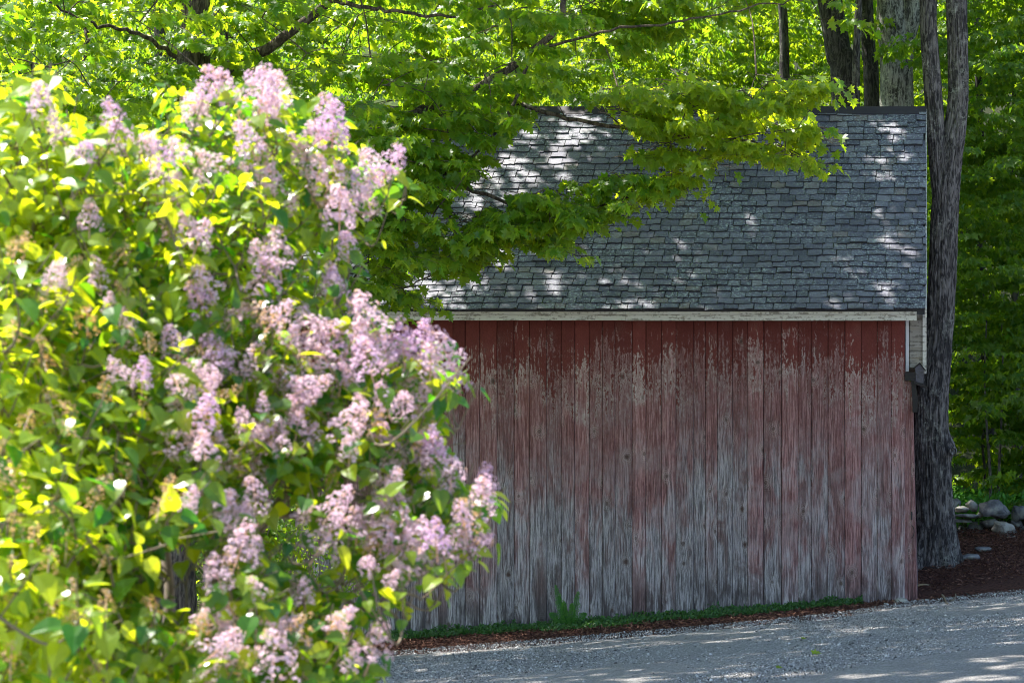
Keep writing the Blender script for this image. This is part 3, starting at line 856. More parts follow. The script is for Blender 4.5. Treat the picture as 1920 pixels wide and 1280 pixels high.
# ---- the maple over the roof
maple = thing('maple_tree', 'broad maple with sunlit lobed leaves whose branches hang over the left of the barn roof', 'tree', tuple(P(315, 1180, 25.5)))
tb = P(315, 1185, 25.5); tb.z = float(gz(tb.x, tb.y)) - 0.1
maple.location = tb
acc = Acc()
mt = [tb, P(318, 900, 25.4), P(330, 600, 25.3), P(345, 300, 25.2), P(365, 60, 25.2), P(360, -300, 25.2), P(380, -900, 25.3)]
trunk_mesh(acc, mt, [0.34, 0.29, 0.26, 0.22, 0.17, 0.13, 0.04], sides=44, steps=140, ridge=0.12, seed=3, flare=0.5)
acc.build('trunk', M_bark_maple, maple, smooth=True)
LIMBS = [
    ([(333, 520, 25.3), (450, 400, 25.0), (600, 290, 24.7), (735, 238, 24.6), (830, 190, 24.5), (900, 163, 24.4), (996, 97, 24.4), (1050, 45, 24.3), (1062, -40, 24.3)], 0.085),
    ([(350, 240, 25.2), (410, 140, 25.0), (510, 85, 24.8), (620, 0, 24.6), (760, -140, 24.4), (1000, -300, 24.6)], 0.085),
    ([(996, 97, 24.4), (1150, 55, 24.2), (1290, 40, 24.1), (1420, 10, 24.2), (1560, -10, 24.3)], 0.018),
    ([(900, 163, 24.4), (1000, 205, 24.3), (1100, 228, 24.2), (1240, 248, 24.1), (1370, 215, 24.0), (1470, 185, 24.0), (1530, 190, 24.0)], 0.030),
    ([(1240, 248, 24.1), (1350, 260, 24.2), (1450, 275, 24.2), (1540, 310, 24.2)], 0.014),
    ([(996, 97, 24.4), (965, 190, 24.0), (940, 235, 23.8), (890, 290, 23.7), (845, 355, 23.6), (800, 430, 23.5)], 0.022),
    ([(735, 238, 24.6), (820, 320, 24.2), (920, 370, 24.1), (1060, 400, 24.0), (1150, 380, 24.0), (1230, 350, 24.0)], 0.030),
    ([(735, 238, 24.6), (800, 350, 24.0), (850, 430, 23.9), (830, 500, 23.9), (760, 540, 23.8)], 0.020),
    ([(333, 420, 25.2), (200, 330, 24.6), (60, 260, 24.2), (-60, 230, 24.0)], 0.035),
    ([(355, 120, 25.2), (250, 60, 24.6), (160, 40, 24.2), (40, -30, 24.0)], 0.032),
    ([(600, 290, 24.7), (690, 380, 24.2), (700, 470, 24.0), (640, 540, 23.9)], 0.022),
    ([(500, 360, 24.9), (560, 470, 24.0), (560, 560, 23.6)], 0.022),
    ([(620, 0, 24.6), (720, 20, 24.2), (840, 30, 24.0), (930, 10, 24.0)], 0.028),
    ([(160, 40, 24.2), (163, 90, 24.0), (150, 130, 23.9)], 0.02),
]
nodes = []
for pts, r0 in LIMBS:
    pp = smooth_path([P(*q) for q in pts], 30)
    for i_ in range(1, 29): pp[i_] += rg.normal(size=3) * 0.012
    a_ = Acc(); a_.tube(pp, np.linspace(r0, r0 * 0.35, 30), 8)
    a_.build('limb', M_bark_maple, maple, smooth=True)
    nodes += list(pp[4:])

CAN = [  # polygon in the frame, depth range, sprays, heading, droop
    ([(-60, -60), (1060, -60), (1110, 60), (1160, 120), (1150, 185), (1040, 195), (1000, 235), (940, 262), (895, 320), (850, 350), (820, 420), (790, 500), (740, 540), (700, 560), (560, 600), (400, 640), (-60, 640)], (22.6, 26.4), 400, (0.8, -0.5, 0.0)),
    ([(1090, 195), (1180, 150), (1300, 135), (1400, 170), (1440, 130), (1500, 108), (1550, 130), (1550, 165), (1520, 200), (1535, 250), (1520, 285), (1550, 330), (1500, 310), (1470, 290), (1455, 325), (1420, 290), (1350, 290), (1310, 340), (1260, 350), (1200, 300), (1130, 250)], (23.4, 24.9), 100, (1, -0.35, -0.05)),
    ([(820, 430), (880, 385), (1000, 350), (1100, 325), (1200, 315), (1300, 335), (1270, 360), (1180, 385), (1160, 400), (1080, 440), (1040, 480), (990, 455), (930, 455), (890, 505), (830, 515), (790, 500)], (23.3, 24.7), 75, (0.9, -0.5, -0.1)),
    ([(640, 190), (930, 195), (935, 260), (890, 325), (850, 350), (790, 490), (740, 540), (640, 560)], (22.8, 24.6), 64, (0.8, -0.5, -0.05)),
    ([(720, 535), (790, 545), (780, 565), (735, 570)], (23.4, 24.2), 5, (0.9, -0.4, -0.2)),
    ([(1060, -60), (1640, -60), (1600, 40), (1560, 55), (1530, -10), (1440, 10), (1300, 60), (1180, 100), (1110, 60)], (25.6, 27.2), 44, (1, -0.3, 0)),
]
GAPS = [[(955, 255), (1035, 205), (1150, 212), (1150, 262), (1205, 318), (1000, 348), (880, 388), (872, 350), (905, 325)],
        [(880, 390), (960, 350), (840, 450), (815, 440)]]
allowed = [c[0] for c in CAN]
lp, la, ln_, tws = [], [], [], []
nodes = np.array(nodes)
sprays = []
for poly, (d0, d1), ns, hd in CAN:
    bb = np.array(poly); cnt = 0
    while cnt < ns:
        qx, qy = rg.uniform(bb[:, 0].min(), bb[:, 0].max()), rg.uniform(bb[:, 1].min(), bb[:, 1].max())
        if not inpoly(np.array([qx]), np.array([qy]), poly)[0]: continue
        sprays.append((np.array(P(qx, qy, rg.uniform(d0, d1))), np.array(hd, float))); cnt += 1
order = sorted(sprays, key=lambda s_: np.min(np.linalg.norm(nodes - s_[0], axis=1)))
conn = Acc()
pool = [nodes]
for o, hd in order:
    allp = np.concatenate(pool)
    dd = np.linalg.norm(allp - o, axis=1); j = int(np.argmin(dd)); q0 = allp[j]
    d = hd + rg.normal(size=3) * np.array((0.55, 0.55, 0.12)) ; d = d / np.linalg.norm(d)
    R = rotz_up(d)
    sp = SPRAY[rg.integers(0, len(SPRAY))]; s_ = rg.uniform(0.65, 1.05)
    start = o - d * 0.38 * s_
    if dd[j] > 0.06:
        mid = (q0 + start) / 2 + np.array((0, 0, 0.05 * dd[j])) + rg.normal(size=3) * 0.04 * dd[j]
        ln2 = smooth_path([q0, mid, start], 7)
        conn.tube(ln2, np.linspace(min(0.016, 0.005 + 0.006 * dd[j]), 0.004, 7), 5, cap=False)
        pool.append(ln2[2:])
    lp.append(start + (sp[0] * s_) @ R.T); la.append(sp[1] @ R.T); ln_.append(sp[2] @ R.T)
    for line, dep in sp[3]:
        lw = start + (line * s_) @ R.T
        conn.tube(lw, np.linspace(0.0042, 0.0016, len(lw)) * (1 if dep == 0 else 0.6), 3, cap=False)
lp = np.concatenate(lp); la = np.concatenate(la); ln_ = np.concatenate(ln_)
px, py = proj(lp)
ok = np.zeros(len(lp), bool)
for a_ in allowed: ok |= inpoly(px, py, a_)
ok |= rg.random(len(lp)) < 0.12
for gp in GAPS: ok &= ~(inpoly(px, py, gp) & (rg.random(len(lp)) < 0.93))
ok &= ~((px > 1000) & (py > 200) & ~inpoly(px, py, CAN[1][0]) & ~inpoly(px, py, CAN[2][0]) & (rg.random(len(lp)) < 0.5))
# the outer right-hand boughs stand clear in the sun
bl = np.zeros(len(lp), bool)
for qx, qy in ((1150, 190), (1230, 180), (1310, 190), (1390, 210), (1460, 160), (1520, 150), (1500, 240), (1430, 270), (1350, 260), (1540, 320), (1250, 280)):
    c_ = np.array(P(qx, qy, 24.2)); dv = lp - c_; tt = dv @ SUN
    bl |= (np.linalg.norm(dv - tt[:, None] * SUN, axis=1) < 0.55) & (tt > 0.75)
ok &= ~(bl & (rg.random(len(lp)) < 0.75))
lp, la, ln_ = lp[ok], la[ok], ln_[ok]
print('maple leaves', len(lp))
conn.build('twigs', M_bark_maple, maple)
acc = Acc()
scatter(acc, *MAPLE, lp, la, ln_, rg.uniform(0.085, 0.155, len(lp)), np.clip(rg.normal(0.5, 0.25, len(lp)) + 0.42 * inpoly(*proj(lp), CAN[1][0]), 0, 1))  # sunlight put into the leaf colour of the outer right-hand boughs
shade_crown(acc, (-9.0, 26.0, 12.0), (5.5, 3.6, 2.2), 1500, 0.26)  # unseen leaf masses over the drive, added to shade it
shade_crown(acc, (-3.4, 26.4, 11.0), (4.2, 3.2, 1.4), 1800, 0.24)
shade_crown(acc, (-5.0, 18.2, 11.6), (5.8, 3.4, 1.2), 8000, 0.24)
shade_crown(acc, (-6.0, 28.2, 10.9), (6.2, 1.5, 1.2), 2600, 0.24)
shade_crown(acc, (-5.5, 22.0, 11.0), (6.0, 3.6, 1.4), 10500, 0.24)
acc.build('crown', M_maple, maple)


# ---- other trunks
def tree(name, label, base, path, rad, bark, forks=(), crown=None, seed=1, flare=0.35, sides=40, steps=120, ridge=0.11, knobs=(), group=None, leafn=900, leafs=0.24):
    b = np.array(base); b[2] = float(gz(b[0], b[1])) - 0.08
    tr = thing(name, label, 'tree', tuple(b), group)
    a_ = Acc(); trunk_mesh(a_, [b] + [np.array(p_) for p_ in path], rad, sides, steps, ridge, seed, flare, knobs=knobs)
    tk = a_.build('trunk', bark, tr, smooth=True)
    for fp, fr in forks:
        a_ = Acc(); trunk_mesh(a_, [np.array(p_) for p_ in fp], fr, sides, 90, ridge, seed + 5)
        a_.build('limb', bark, tr, smooth=True)
    if crown:
        a_ = Acc()
        for c_, r_, n_ in crown: shade_crown(a_, c_, r_, n_, leafs)
        if a_.n: a_.build('crown', M_wood_leaf, tr)  # unseen leaves, added where they shade the roof and woods
    return tr, tk


kb = np.array(P(1783, 838, 33.95))
ft, ftk = tree('forked_tree', 'tall grey tree forking in two right beside the barn end wall', P(1752, 1045, 34.0),
     [P(1753, 980, 34.0), P(1747, 870, 34.0), P(1746, 760, 34.0), P(1761, 640, 34.0), P(1767, 520, 34.0), P(1771, 400, 34.0), P(1781, 300, 34.0), P(1796, 200, 34.0), P(1796, 90, 34.0), P(1793, -20, 34.0), P(1800, -350, 34.1), P(1790, -900, 34.2)],
     [0.32, 0.30, 0.295, 0.285, 0.215, 0.215, 0.225, 0.20, 0.165, 0.165, 0.165, 0.13, 0.04], M_bark_grey,
     forks=[([P(1768, 430, 34.0), P(1763, 340, 33.97), P(1756, 250, 33.95), P(1748, 150, 33.95), P(1741, 50, 33.95), P(1737, -50, 33.95), P(1700, -400, 33.7), P(1600, -800, 33.2)], [0.10, 0.15, 0.15, 0.145, 0.135, 0.13, 0.11, 0.03])],
     crown=[((-1.8, 33.0, 12.8), (4.0, 3.6, 2.0), 4000), ((-4.6, 31.6, 11.8), (3.6, 3.0, 1.5), 3200)], seed=2, flare=0.75, sides=120, steps=340, ridge=0.22, knobs=[(kb, 0.17, 0.10)])
acc = Acc()
kp = np.array(P(1787, 845, 33.72)); an = np.linspace(0, 2 * PI, 15)[:-1]
v = []
for rr, dy in ((0.075, 0.05), (0.070, -0.01), (0.055, -0.018), (0.045, 0.0), (0.02, 0.004)):
    v += [kp + np.array((rr * math.cos(a) * 0.9, dy + 0.008 * math.sin(a * 3), rr * math.sin(a))) for a in an]
v.append(kp)
fs = [(r_ * 14 + j, r_ * 14 + (j + 1) % 14, r_ * 14 + 14 + (j + 1) % 14, r_ * 14 + 14 + j) for r_ in range(4) for j in range(14)]
acc.add(v, fs); acc.add(v[56:71], [(j, (j + 1) % 14, 14) for j in range(14)])
acc.build('branch_scar', M_bark_pale, ftk, smooth=True)

TREES = [
    ('thick pale lichen spotted trunk splitting near the top behind the roof ridge', 41.0, 1681, [(1681, 200), (1681, 90), (1672, 0), (1655, -200), (1640, -700)], [0.38, 0.34, 0.33, 0.36, 0.26, 0.2, 0.05], M_bark_pale,
     [([(1690, 110), (1705, 40), (1712, -30), (1730, -300)], [0.12, 0.2, 0.2, 0.12])], [((-4.5, 33.4, 13.0), (4.4, 3.2, 1.8), 4200)]),
    ('dark rough trunk leaning left at the top, furthest left of the ridge group', 42.5, 1592, [(1585, 200), (1572, 100), (1556, 0), (1525, -200), (1480, -600)], [0.32, 0.27, 0.26, 0.25, 0.2, 0.05], M_bark_dark, [], [((-7.5, 32.6, 12.6), (4.4, 3.2, 1.9), 4400)]),
    ('slim pale trunk between the two dark trunks behind the ridge', 40.0, 1604, [(1605, 200), (1606, 100), (1610, 0), (1612, -200), (1615, -500)], [0.09, 0.075, 0.07, 0.065, 0.05, 0.02], M_bark_grey, [], [((-2.4, 38.6, 12.0), (2.2, 2.2, 1.4), 700)]),
    ('straight mossy dark trunk left of the thick pale one', 43.5, 1637, [(1634, 200), (1629, 100), (1624, 0), (1622, -200), (1625, -600)], [0.18, 0.155, 0.145, 0.14, 0.11, 0.03], M_bark_dark, [], [((-1.6, 41.0, 13.0), (3.0, 3.0, 2.0), 1000)]),
    ('thin dark trunk standing alone above the middle of the roof', 46.0, 1472, [(1471, 200), (1471, 100), (1468, 20), (1462, -200), (1455, -500)], [0.12, 0.11, 0.105, 0.10, 0.08, 0.02], M_bark_dark, [], [((-9.5, 34.0, 12.6), (3.8, 3.0, 1.8), 3000)]),
    ('dark trunk seen through the leaves above the lilac at upper left', 32.5, 402, [(404, 200), (408, 100), (414, 0), (420, -300), (425, -700)], [0.17, 0.15, 0.14, 0.13, 0.1, 0.03], M_bark_dark, [], [((-11.5, 31.8, 12.4), (3.6, 3.2, 1.9), 2200)]),
    ('narrow dark trunk at the top edge between the left leaves', 38.0, 305, [(303, 200), (300, 60), (299, 0), (297, -300), (300, -700)], [0.13, 0.11, 0.10, 0.10, 0.08, 0.02], M_bark_dark, [], [((-14.0, 36.0, 13.0), (3.5, 3.5, 2.0), 900)]),
    ('pale narrow trunk nearest the top left corner of the woods', 36.0, 62, [(58, 300), (50, 100), (46, 0), (40, -300), (40, -700)], [0.15, 0.12, 0.12, 0.11, 0.09, 0.02], M_bark_grey, [], [((-16.0, 36.0, 13.0), (3.5, 3.5, 2.0), 900)]),
    ('dark leaning trunk in the woods right of the forked tree', 44.0, 1856, [(1850, 690), (1843, 600), (1838, 500), (1842, 380), (1836, 200), (1830, -100), (1830, -500)], [0.13, 0.11, 0.10, 0.095, 0.09, 0.08, 0.07, 0.02], M_bark_dark, [], [((-2.5, 42.5, 13.6), (4.5, 5.0, 2.0), 4200), ((-4.2, 38.8, 12.8), (3.4, 2.4, 1.4), 2600)]),
    ('dark upright trunk by the right edge of the woods', 46.5, 1906, [(1905, 700), (1904, 560), (1901, 400), (1904, 200), (1908, -100), (1908, -500)], [0.12, 0.10, 0.10, 0.09, 0.09, 0.08, 0.02], M_bark_dark, [], [((3.2, 44, 14.5), (3.0, 3.0, 2.0), 700)]),
]
for q, (lab, Yq, bx, path, rad, bark, forks, crown) in enumerate(TREES):
    base = P(bx, 1000, Yq)
    tree('tree', lab, base, [P(a, b, Yq) for a, b in path], rad, bark, [([P(a, b, Yq - 0.1) for a, b in fp], fr) for fp, fr in forks], crown, seed=10 + q, sides=36, steps=110,
         group='tree trunks in the wood behind the barn')

for q, (bx, Yq, path, lab) in enumerate([(1858, 39.5, [(1856, 880), (1850, 800), (1846, 700), (1850, 600)], 'thin pale sapling stem leaning left above the stone wall'),
                                          (1872, 39.8, [(1873, 880), (1877, 800), (1880, 690), (1878, 600)], 'thin straight sapling stem right of the leaning one above the stone wall'),
                                          (1845, 41.0, [(1846, 880), (1842, 830), (1848, 760), (1840, 650)], 'spindly dark sapling close to the forked trunk')]):
    b = np.array(P(bx, 950, Yq)); b[2] = float(gz(b[0], b[1])) - 0.05
    tr = thing('sapling', lab, 'sapling', tuple(b), 'saplings above the stone wall')
    a_ = Acc(); pp = smooth_path([b] + [np.array(P(a, c, Yq)) for a, c in path], 24); a_.tube(pp, np.linspace(0.035, 0.012, 24), 7)
    a_.build('trunk', M_bark_grey if q < 2 else M_bark_dark, tr, smooth=True)
    a_ = Acc()
    for w_ in range(7):
        c_ = pp[rg.integers(12, 24)]; yaw = rg.uniform(0, 2 * PI); R = rotz_up(np.array((math.cos(yaw), math.sin(yaw), 0.1)))
        sp = SPRAY[rg.integers(0, 10)]
        scatter(a_, *MAPLE_LO, c_ + sp[0] @ R.T, sp[1] @ R.T, sp[2] @ R.T, rg.uniform(0.08, 0.13, len(sp[0])), rg.random(len(sp[0])))
    a_.build('crown', M_wood_leaf, tr)

# ------------------------------------------------------------------ the wood behind: one mass of layered leaf sprays
acc = Acc()
def wood(n_cl, pxr, pyr, yr, spc, ls, tmpl, keep=None, vmean=0.5):
    cl = []
    while len(cl) < n_cl:
        Yq = rg.uniform(*yr); p_ = np.array(P(rg.uniform(*pxr), rg.uniform(*pyr), Yq))
        if p_[2] < float(gz(p_[0], p_[1])) + 0.4: continue
        if RXL - 0.5 < p_[0] < RXR + 0.6 and Yq < 39: continue
        qx_, qy_ = proj(p_[None])
        if qx_[0] > 1760 and qy_[0] > 150 and Yq > 44 and rg.random() < 0.72: continue
        cl.append((p_, rg.uniform(0.6, 1.4)))
    for c_, s_ in cl:
        yaw0 = rg.uniform(0, 2 * PI)
        for w_ in range(spc):
            yaw = yaw0 + rg.normal() * 0.9
            d = np.array((math.cos(yaw), math.sin(yaw), rg.normal() * 0.12)); R = rotz_up(d)
            sp = SPRAY[rg.integers(0, 10)]
            o = c_ + rg.normal(size=3) * np.array((0.7, 0.7, 0.16)) * s_
            sc2 = rg.uniform(0.8, 1.3)
            pp = o + (sp[0] * sc2) @ R.T
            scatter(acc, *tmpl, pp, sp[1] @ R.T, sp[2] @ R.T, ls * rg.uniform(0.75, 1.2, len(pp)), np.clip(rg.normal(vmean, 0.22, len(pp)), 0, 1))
wood(210, (1785, 2060), (-80, 930), (38.5, 47), 5, 0.145, MAPLE_LO)
wood(420, (-160, 2080), (-120, 960), (44, 58), 6, 0.16, DIAM)
wood(420, (-160, 2080), (-200, 960), (56, 74), 7, 0.24, DIAM)
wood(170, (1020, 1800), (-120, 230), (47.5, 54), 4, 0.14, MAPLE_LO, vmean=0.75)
wood(180, (-160, 700), (-80, 1000), (30, 44), 5, 0.13, MAPLE_LO)
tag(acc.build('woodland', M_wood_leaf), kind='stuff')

# low ferns and weeds above the stone wall
acc = Acc(); n = 5200
ux = rg.uniform(0.2, 3.2, n); uy = rg.uniform(38.35, 41.5, n); uz = gz(ux, uy) + 0.15 + rg.random(n) * 0.42
a = rand_unit(n); a[:, 2] += 0.2; nn = rand_unit(n) * 0.6; nn[:, 2] += 1
scatter(acc, *OVAL, np.stack([ux, uy, uz], 1), a, nn, rg.uniform(0.07, 0.16, n), rg.random(n))
tag(acc.build('undergrowth', M_fern), kind='stuff')


# ------------------------------------------------------------------ stones
def rock(name, c, size, m_, parent=None, seed=0, squash=1.0):
    r = np.random.default_rng(seed)
    bm = bmesh.new()
    for p_ in nrm(r.normal(size=(15, 3))) * r.uniform(0.8, 1.1, (15, 1)): bm.verts.new(p_ * np.array(size) / 2)
    h = bmesh.ops.convex_hull(bm, input=bm.verts)
    bmesh.ops.delete(bm, geom=[e for e in h['geom_interior'] if isinstance(e, bmesh.types.BMVert)], context='VERTS')
    bmesh.ops.dissolve_limit(bm, angle_limit=0.15, verts=bm.verts, edges=bm.edges)
    bmesh.ops.bevel(bm, geom=list(bm.edges), offset=min(size) * 0.035, segments=2, affect='EDGES', clamp_overlap=True)
    bmesh.ops.triangulate(bm, faces=bm.faces)
    bmesh.ops.subdivide_edges(bm, edges=bm.edges, cuts=2, use_grid_fill=True)
    for v_ in bm.verts:
        v_.co += v_.co.normalized() * (mnoise.noise(v_.co * 9 + Vector((seed, 0, 0))) * min(size) * 0.10)
    me = bpy.data.meshes.new(name); bm.to_mesh(me); bm.free(); me.materials.append(m_)
    for p_ in me.polygons: p_.use_smooth = True
    o = bpy.data.objects.new(name, me); COL.objects.link(o)
    o.location = Vector(c) - (Vector(parent.location) if parent else Vector((0, 0, 0)))
    if parent: o.parent = parent
    return o


sw = thing('stone_wall', 'tumbled dry stone wall of grey fieldstones behind the forked tree', 'stone wall', tuple(P(1860, 1000, 38.2)))
ST = [(1865, 953, 62, 44, 38.0, 'd'), (1884, 990, 48, 38, 37.7, 'l'), (1914, 962, 40, 38, 38.2, 'd'), (1824, 946, 30, 24, 38.2, 'l'), (1803, 956, 30, 16, 38.1, 'l'), (1790, 945, 26, 30, 38.4, 'd'),
      (1812, 967, 60, 11, 38.0, 'd'), (1806, 976, 54, 9, 38.1, 'd'), (1839, 962, 22, 14, 38.0, 'l'), (1900, 1012, 34, 18, 37.4, 'l'), (1856, 980, 40, 20, 38.4, 'd'), (1832, 990, 50, 24, 38.6, 'd'),
      (1935, 995, 50, 40, 37.9, 'd'), (1960, 955, 60, 44, 38.1, 'd'), (2010, 960, 60, 54, 38.0, 'l'), (1905, 985, 30, 30, 38.3, 'd'), (1780, 980, 50, 40, 38.6, 'd'), (1990, 1005, 60, 34, 37.8, 'd'), (1860, 1005, 60, 20, 38.6, 'd'), (1805, 1000, 60, 30, 38.9, 'd')]
for q, (px, py, w, h, Yq, kd) in enumerate(ST):
    k_ = Yq / F
    rock('fieldstone', P(px, py, Yq), (w * k_ * 1.08, max(w, h) * k_ * 0.8, h * k_ * 1.12), M_stone_d if kd == 'd' else M_stone_l, sw, 40 + q)

def ground_rock(lab, px, py, w, h, Yq, m_, seed):
    k_ = Yq / F; c = P(px, py, Yq)
    c.z = float(gz(c.x, c.y)) + h * k_ * 0.22 + 0.02
    o = rock('stone', c, (w * k_, w * k_ * 0.8, h * k_ * 1.35), m_, None, seed)
    return tag(o, lab, 'stone')
ground_rock('pale flat stone touching the foot of the barn corner', 1690, 1136, 30, 13, 29.45, M_stone_l, 3)
ground_rock('small rounded pinkish stone left of the pale stone on the mulch edge', 1662, 1141, 14, 8, 29.1, M_stone_l, 8)
ground_rock('flat grey stone leaning at the root of the forked tree', 1816, 1036, 44, 16, 34.2, M_stone_d, 12)
ground_rock('low grey stone sunk in the mulch below the stone wall', 1843, 1030, 34, 10, 35.2, M_stone_d, 15)

# fallen twigs by the door
for q, (pts, lab) in enumerate([([(1763, 1112), (1770, 1118), (1774, 1128), (1777, 1131)], 'forked bare twig lying on the mulch by the drive'),
                                ([(1781, 1126), (1788, 1124), (1792, 1117), (1791, 1110)], 'crooked bare twig standing up right of the forked one'),
                                ([(1722, 1097), (1732, 1095), (1742, 1096)], 'short pale stick lying beside the sliding door'),
                                ([(1806, 1108), (1814, 1113), (1822, 1116)], 'dark straight stick at the mulch edge furthest right')]):
    a_ = Acc(); ps = []
    for (px, py) in pts:
        Yq = 30.6
        for _ in range(20): Yq = (float(gz((px - PX) * Yq / F, Yq)) + 0.05 - ZC) / ((PY - py) / F)
        Yq = min(Yq, 32.5); c = np.array(P(px, py, Yq)); ps.append(c)
    pp = smooth_path(ps, 10); a_.tube(pp, np.linspace(0.016, 0.008, 10), 6)
    tag(a_.build('twig', M_lstem if q != 3 else M_darkwood), lab, 'twig', 'twigs on the mulch')

# ------------------------------------------------------------------ plants along the wall
acc = Acc(); n = 15000
ux = rg.uniform(-8.2, -0.95, n)
th = np.interp(ux, [-8.2, -7.6, -6.5, -5.5, -4.7, -3.5, -2.6, -1.6, -0.95], [0.5, 0.9, 1.0, 1.3, 1.5, 1.15, 0.9, 0.55, 0.2])
lum = np.array([mnoise.noise(Vector((a * 1.5, 2, 0))) for a in ux])
fr = rg.random(n)
uy = 29.9 - fr * th * (0.8 + 0.7 * lum)
hh = (0.13 + 0.08 * lum) * np.sqrt(np.clip(1 - fr * 0.75, 0.1, 1))
hh = hh * (0.7 + 0.9 * np.array([mnoise.noise(Vector((a * 4.5, b * 4, 7))) for a, b in zip(ux, uy)]))
uz = gz(ux, uy) + 0.02 + rg.random(n) ** 0.6 * np.clip(hh, 0.02, 1)
a = rand_unit(n); a[:, 2] += 0.3; nn = rand_unit(n) * 0.7; nn[:, 2] += 0.8; nn[:, 1] -= 0.3
scatter(acc, *OVAL, np.stack([ux, uy, uz], 1), a, nn, rg.uniform(0.03, 0.065, n), rg.random(n))
tag(acc.build('ground_cover', M_ground_leaf), kind='stuff')

# fern: two upright plumes
fb = np.array((P(1068, 1178, 29.3).x, 29.3, 0)); fb[2] = float(gz(fb[0], fb[1]))
fern = thing('fern', 'feathery green fern with two upright fronds against the barn wall', 'fern', tuple(fb))
for q, (tx, ty, bend) in enumerate([(1042, 1098, 0.1), (1084, 1110, -0.05), (1058, 1128, 0.2), (1098, 1150, 0.2), (1032, 1150, 0.1), (1072, 1132, 0.0), (1048, 1118, 0.1)]):
    tip = np.array(P(tx, ty, 29.25 - 0.15 * (q % 3))); mid = (fb + tip) / 2 + np.array((-0.03 if tx < 1060 else 0.03, -0.05, 0.05))
    pp = smooth_path([fb, mid, tip], 26)
    a_ = Acc(); a_.tube(pp, np.linspace(0.005, 0.0015, 26), 4)
    d = nrm(np.gradient(pp, axis=0))
    pos, ax_, no_, sz = [], [], [], []
    for i_ in range(3, 26):
        for sg in (1, -1):
            sv = nrm(np.cross(d[i_], np.array((0.1, -1, 0.25))))
            f_ = (i_ - 3) / 22; Lp = (0.085 * min(1, 0.45 + 2.2 * f_) * (1 - f_) ** 0.8 + 0.012) * rg.uniform(0.7, 1.15)
            pa = nrm(d[i_] * 1.0 + sv * sg + rg.normal(size=3) * 0.08)
            for w_ in range(4):
                for s2 in (1, -1):
                    pos.append(pp[i_] + pa * Lp * (w_ + 0.5) / 4); ax_.append(pa * 0.7 + np.cross(pa, (0.1, -1, 0.2)) * s2 * 0.8); no_.append(np.array((0, -0.8, 0.6)) + rg.normal(size=3) * 0.3); sz.append(0.013 + Lp * 0.20)
    scatter(a_, DIAM[0] * (0.6, 1, 1), DIAM[1], np.array(pos), np.array(ax_), np.array(no_), np.array(sz), rg.random(len(pos)))
    a_.build('frond', M_fern, fern)

# leafy shrub between the lilac and the barn
sb = np.array(P(560, 1190, 26.5)); sb[2] = float(gz(sb[0], sb[1])) - 0.05
shrub = thing('shrub', 'dark green leafy shrub behind the lilac at the lower left of the barn wall', 'shrub', tuple(sb))
a_ = Acc(); st = Acc()
cl = []
for q in range(90):
    cx, cy = rg.uniform(300, 712), rg.uniform(890, 1150)
    if cx > 600 and cy < 1010 + (cx - 660) * 0.2: continue
    c_ = np.array(P(cx, cy, rg.uniform(25.4, 27.6))); cl.append(c_)
    mid = (sb + c_) / 2 + rg.normal(size=3) * 0.12; st.tube(smooth_path([sb + rg.normal(size=3) * (0.15, 0.15, 0), mid, c_], 9), np.linspace(0.014, 0.004, 9), 5, cap=False)
    k_ = 55
    pos = c_ + rg.normal(size=(k_, 3)) * np.array((0.16, 0.16, 0.10))
    a = rand_unit(k_); a[:, 2] -= 0.2; nn = rand_unit(k_) * 0.7; nn[:, 2] += 0.9
    scatter(a_, *OVAL, pos, a, nn, rg.uniform(0.05, 0.10, k_), rg.random(k_))
a_.build('foliage', M_wood_leaf, shrub); st.build('stems', M_lstem, shrub)

# leaves blown onto the drive
for q, (px, py, lab) in enumerate([(1523, 1223, 'small green leaf on the gravel below the barn corner'), (1456, 1250, 'tiny green leaf on the gravel nearest the bottom edge'), (1503, 1196, 'tiny dark leaf on the gravel closest to the mulch')]):
    dx = (px - PX) / F; Yq = 22.0
    for _ in range(30): Yq = (float(gz(dx * Yq, Yq)) + 0.075 - ZC) / ((PY - py) / F)
    a_ = Acc(); scatter(a_, *MAPLE, np.array([P(px, py, Yq)]), np.array([(0.9, 0.2, 0.1)]), np.array([(0.1, -0.5, 1.0)]), [0.10 if q == 0 else 0.06], [0.6])
    tag(a_.build('fallen_leaf', M_maple), lab, 'leaf', 'leaves on the gravel')

# ------------------------------------------------------------------ lilac
LIL = [(-80, 190), (60, 130), (100, 130), (110, 190), (180, 240), (225, 215), (290, 180), (350, 150), (420, 165), (470, 150), (545, 150), (560, 210), (600, 190), (650, 225), (660, 270), (725, 280), (740, 310), (765, 345), (700, 380),
       (640, 410), (665, 470), (640, 540), (575, 590), (690, 575), (735, 600), (790, 620), (860, 650), (870, 690), (850, 725), (810, 760), (840, 800), (835, 850), (875, 895), (930, 905), (930, 940), (895, 975), (865, 1020), (790, 1045),
       (740, 1080), (700, 1075), (650, 1075), (600, 1000), (580, 1060), (620, 1110), (690, 1120), (695, 1160), (640, 1175), (600, 1180), (640, 1200), (700, 1205), (705, 1340), (-80, 1340)]
LGAP = [[(455, 890), (540, 880), (560, 960), (640, 1010), (600, 1080), (520, 1060), (480, 1000)], [(290, 1010), (420, 990), (450, 1100), (330, 1140), (270, 1090)], [(560, 600), (640, 600), (600, 690), (545, 640)], [(640, 880), (700, 900), (690, 960), (650, 960)]]
lb = np.array((P(230, 900, 6.2).x, 6.2, 0)); lb[2] = float(gz(lb[0], lb[1])) - 0.03
lilac = thing('lilac_bush', 'big lilac bush covered in pale mauve blossom in front of the barn', 'bush', tuple(lb))


def lil_depth(px, sig=0.5, py=600): return 6.1 + 1.3 * (np.clip(px, -100, 950) + 100) / 1050 - 1.35 * (py - 130) / 1150 + rg.normal() * sig

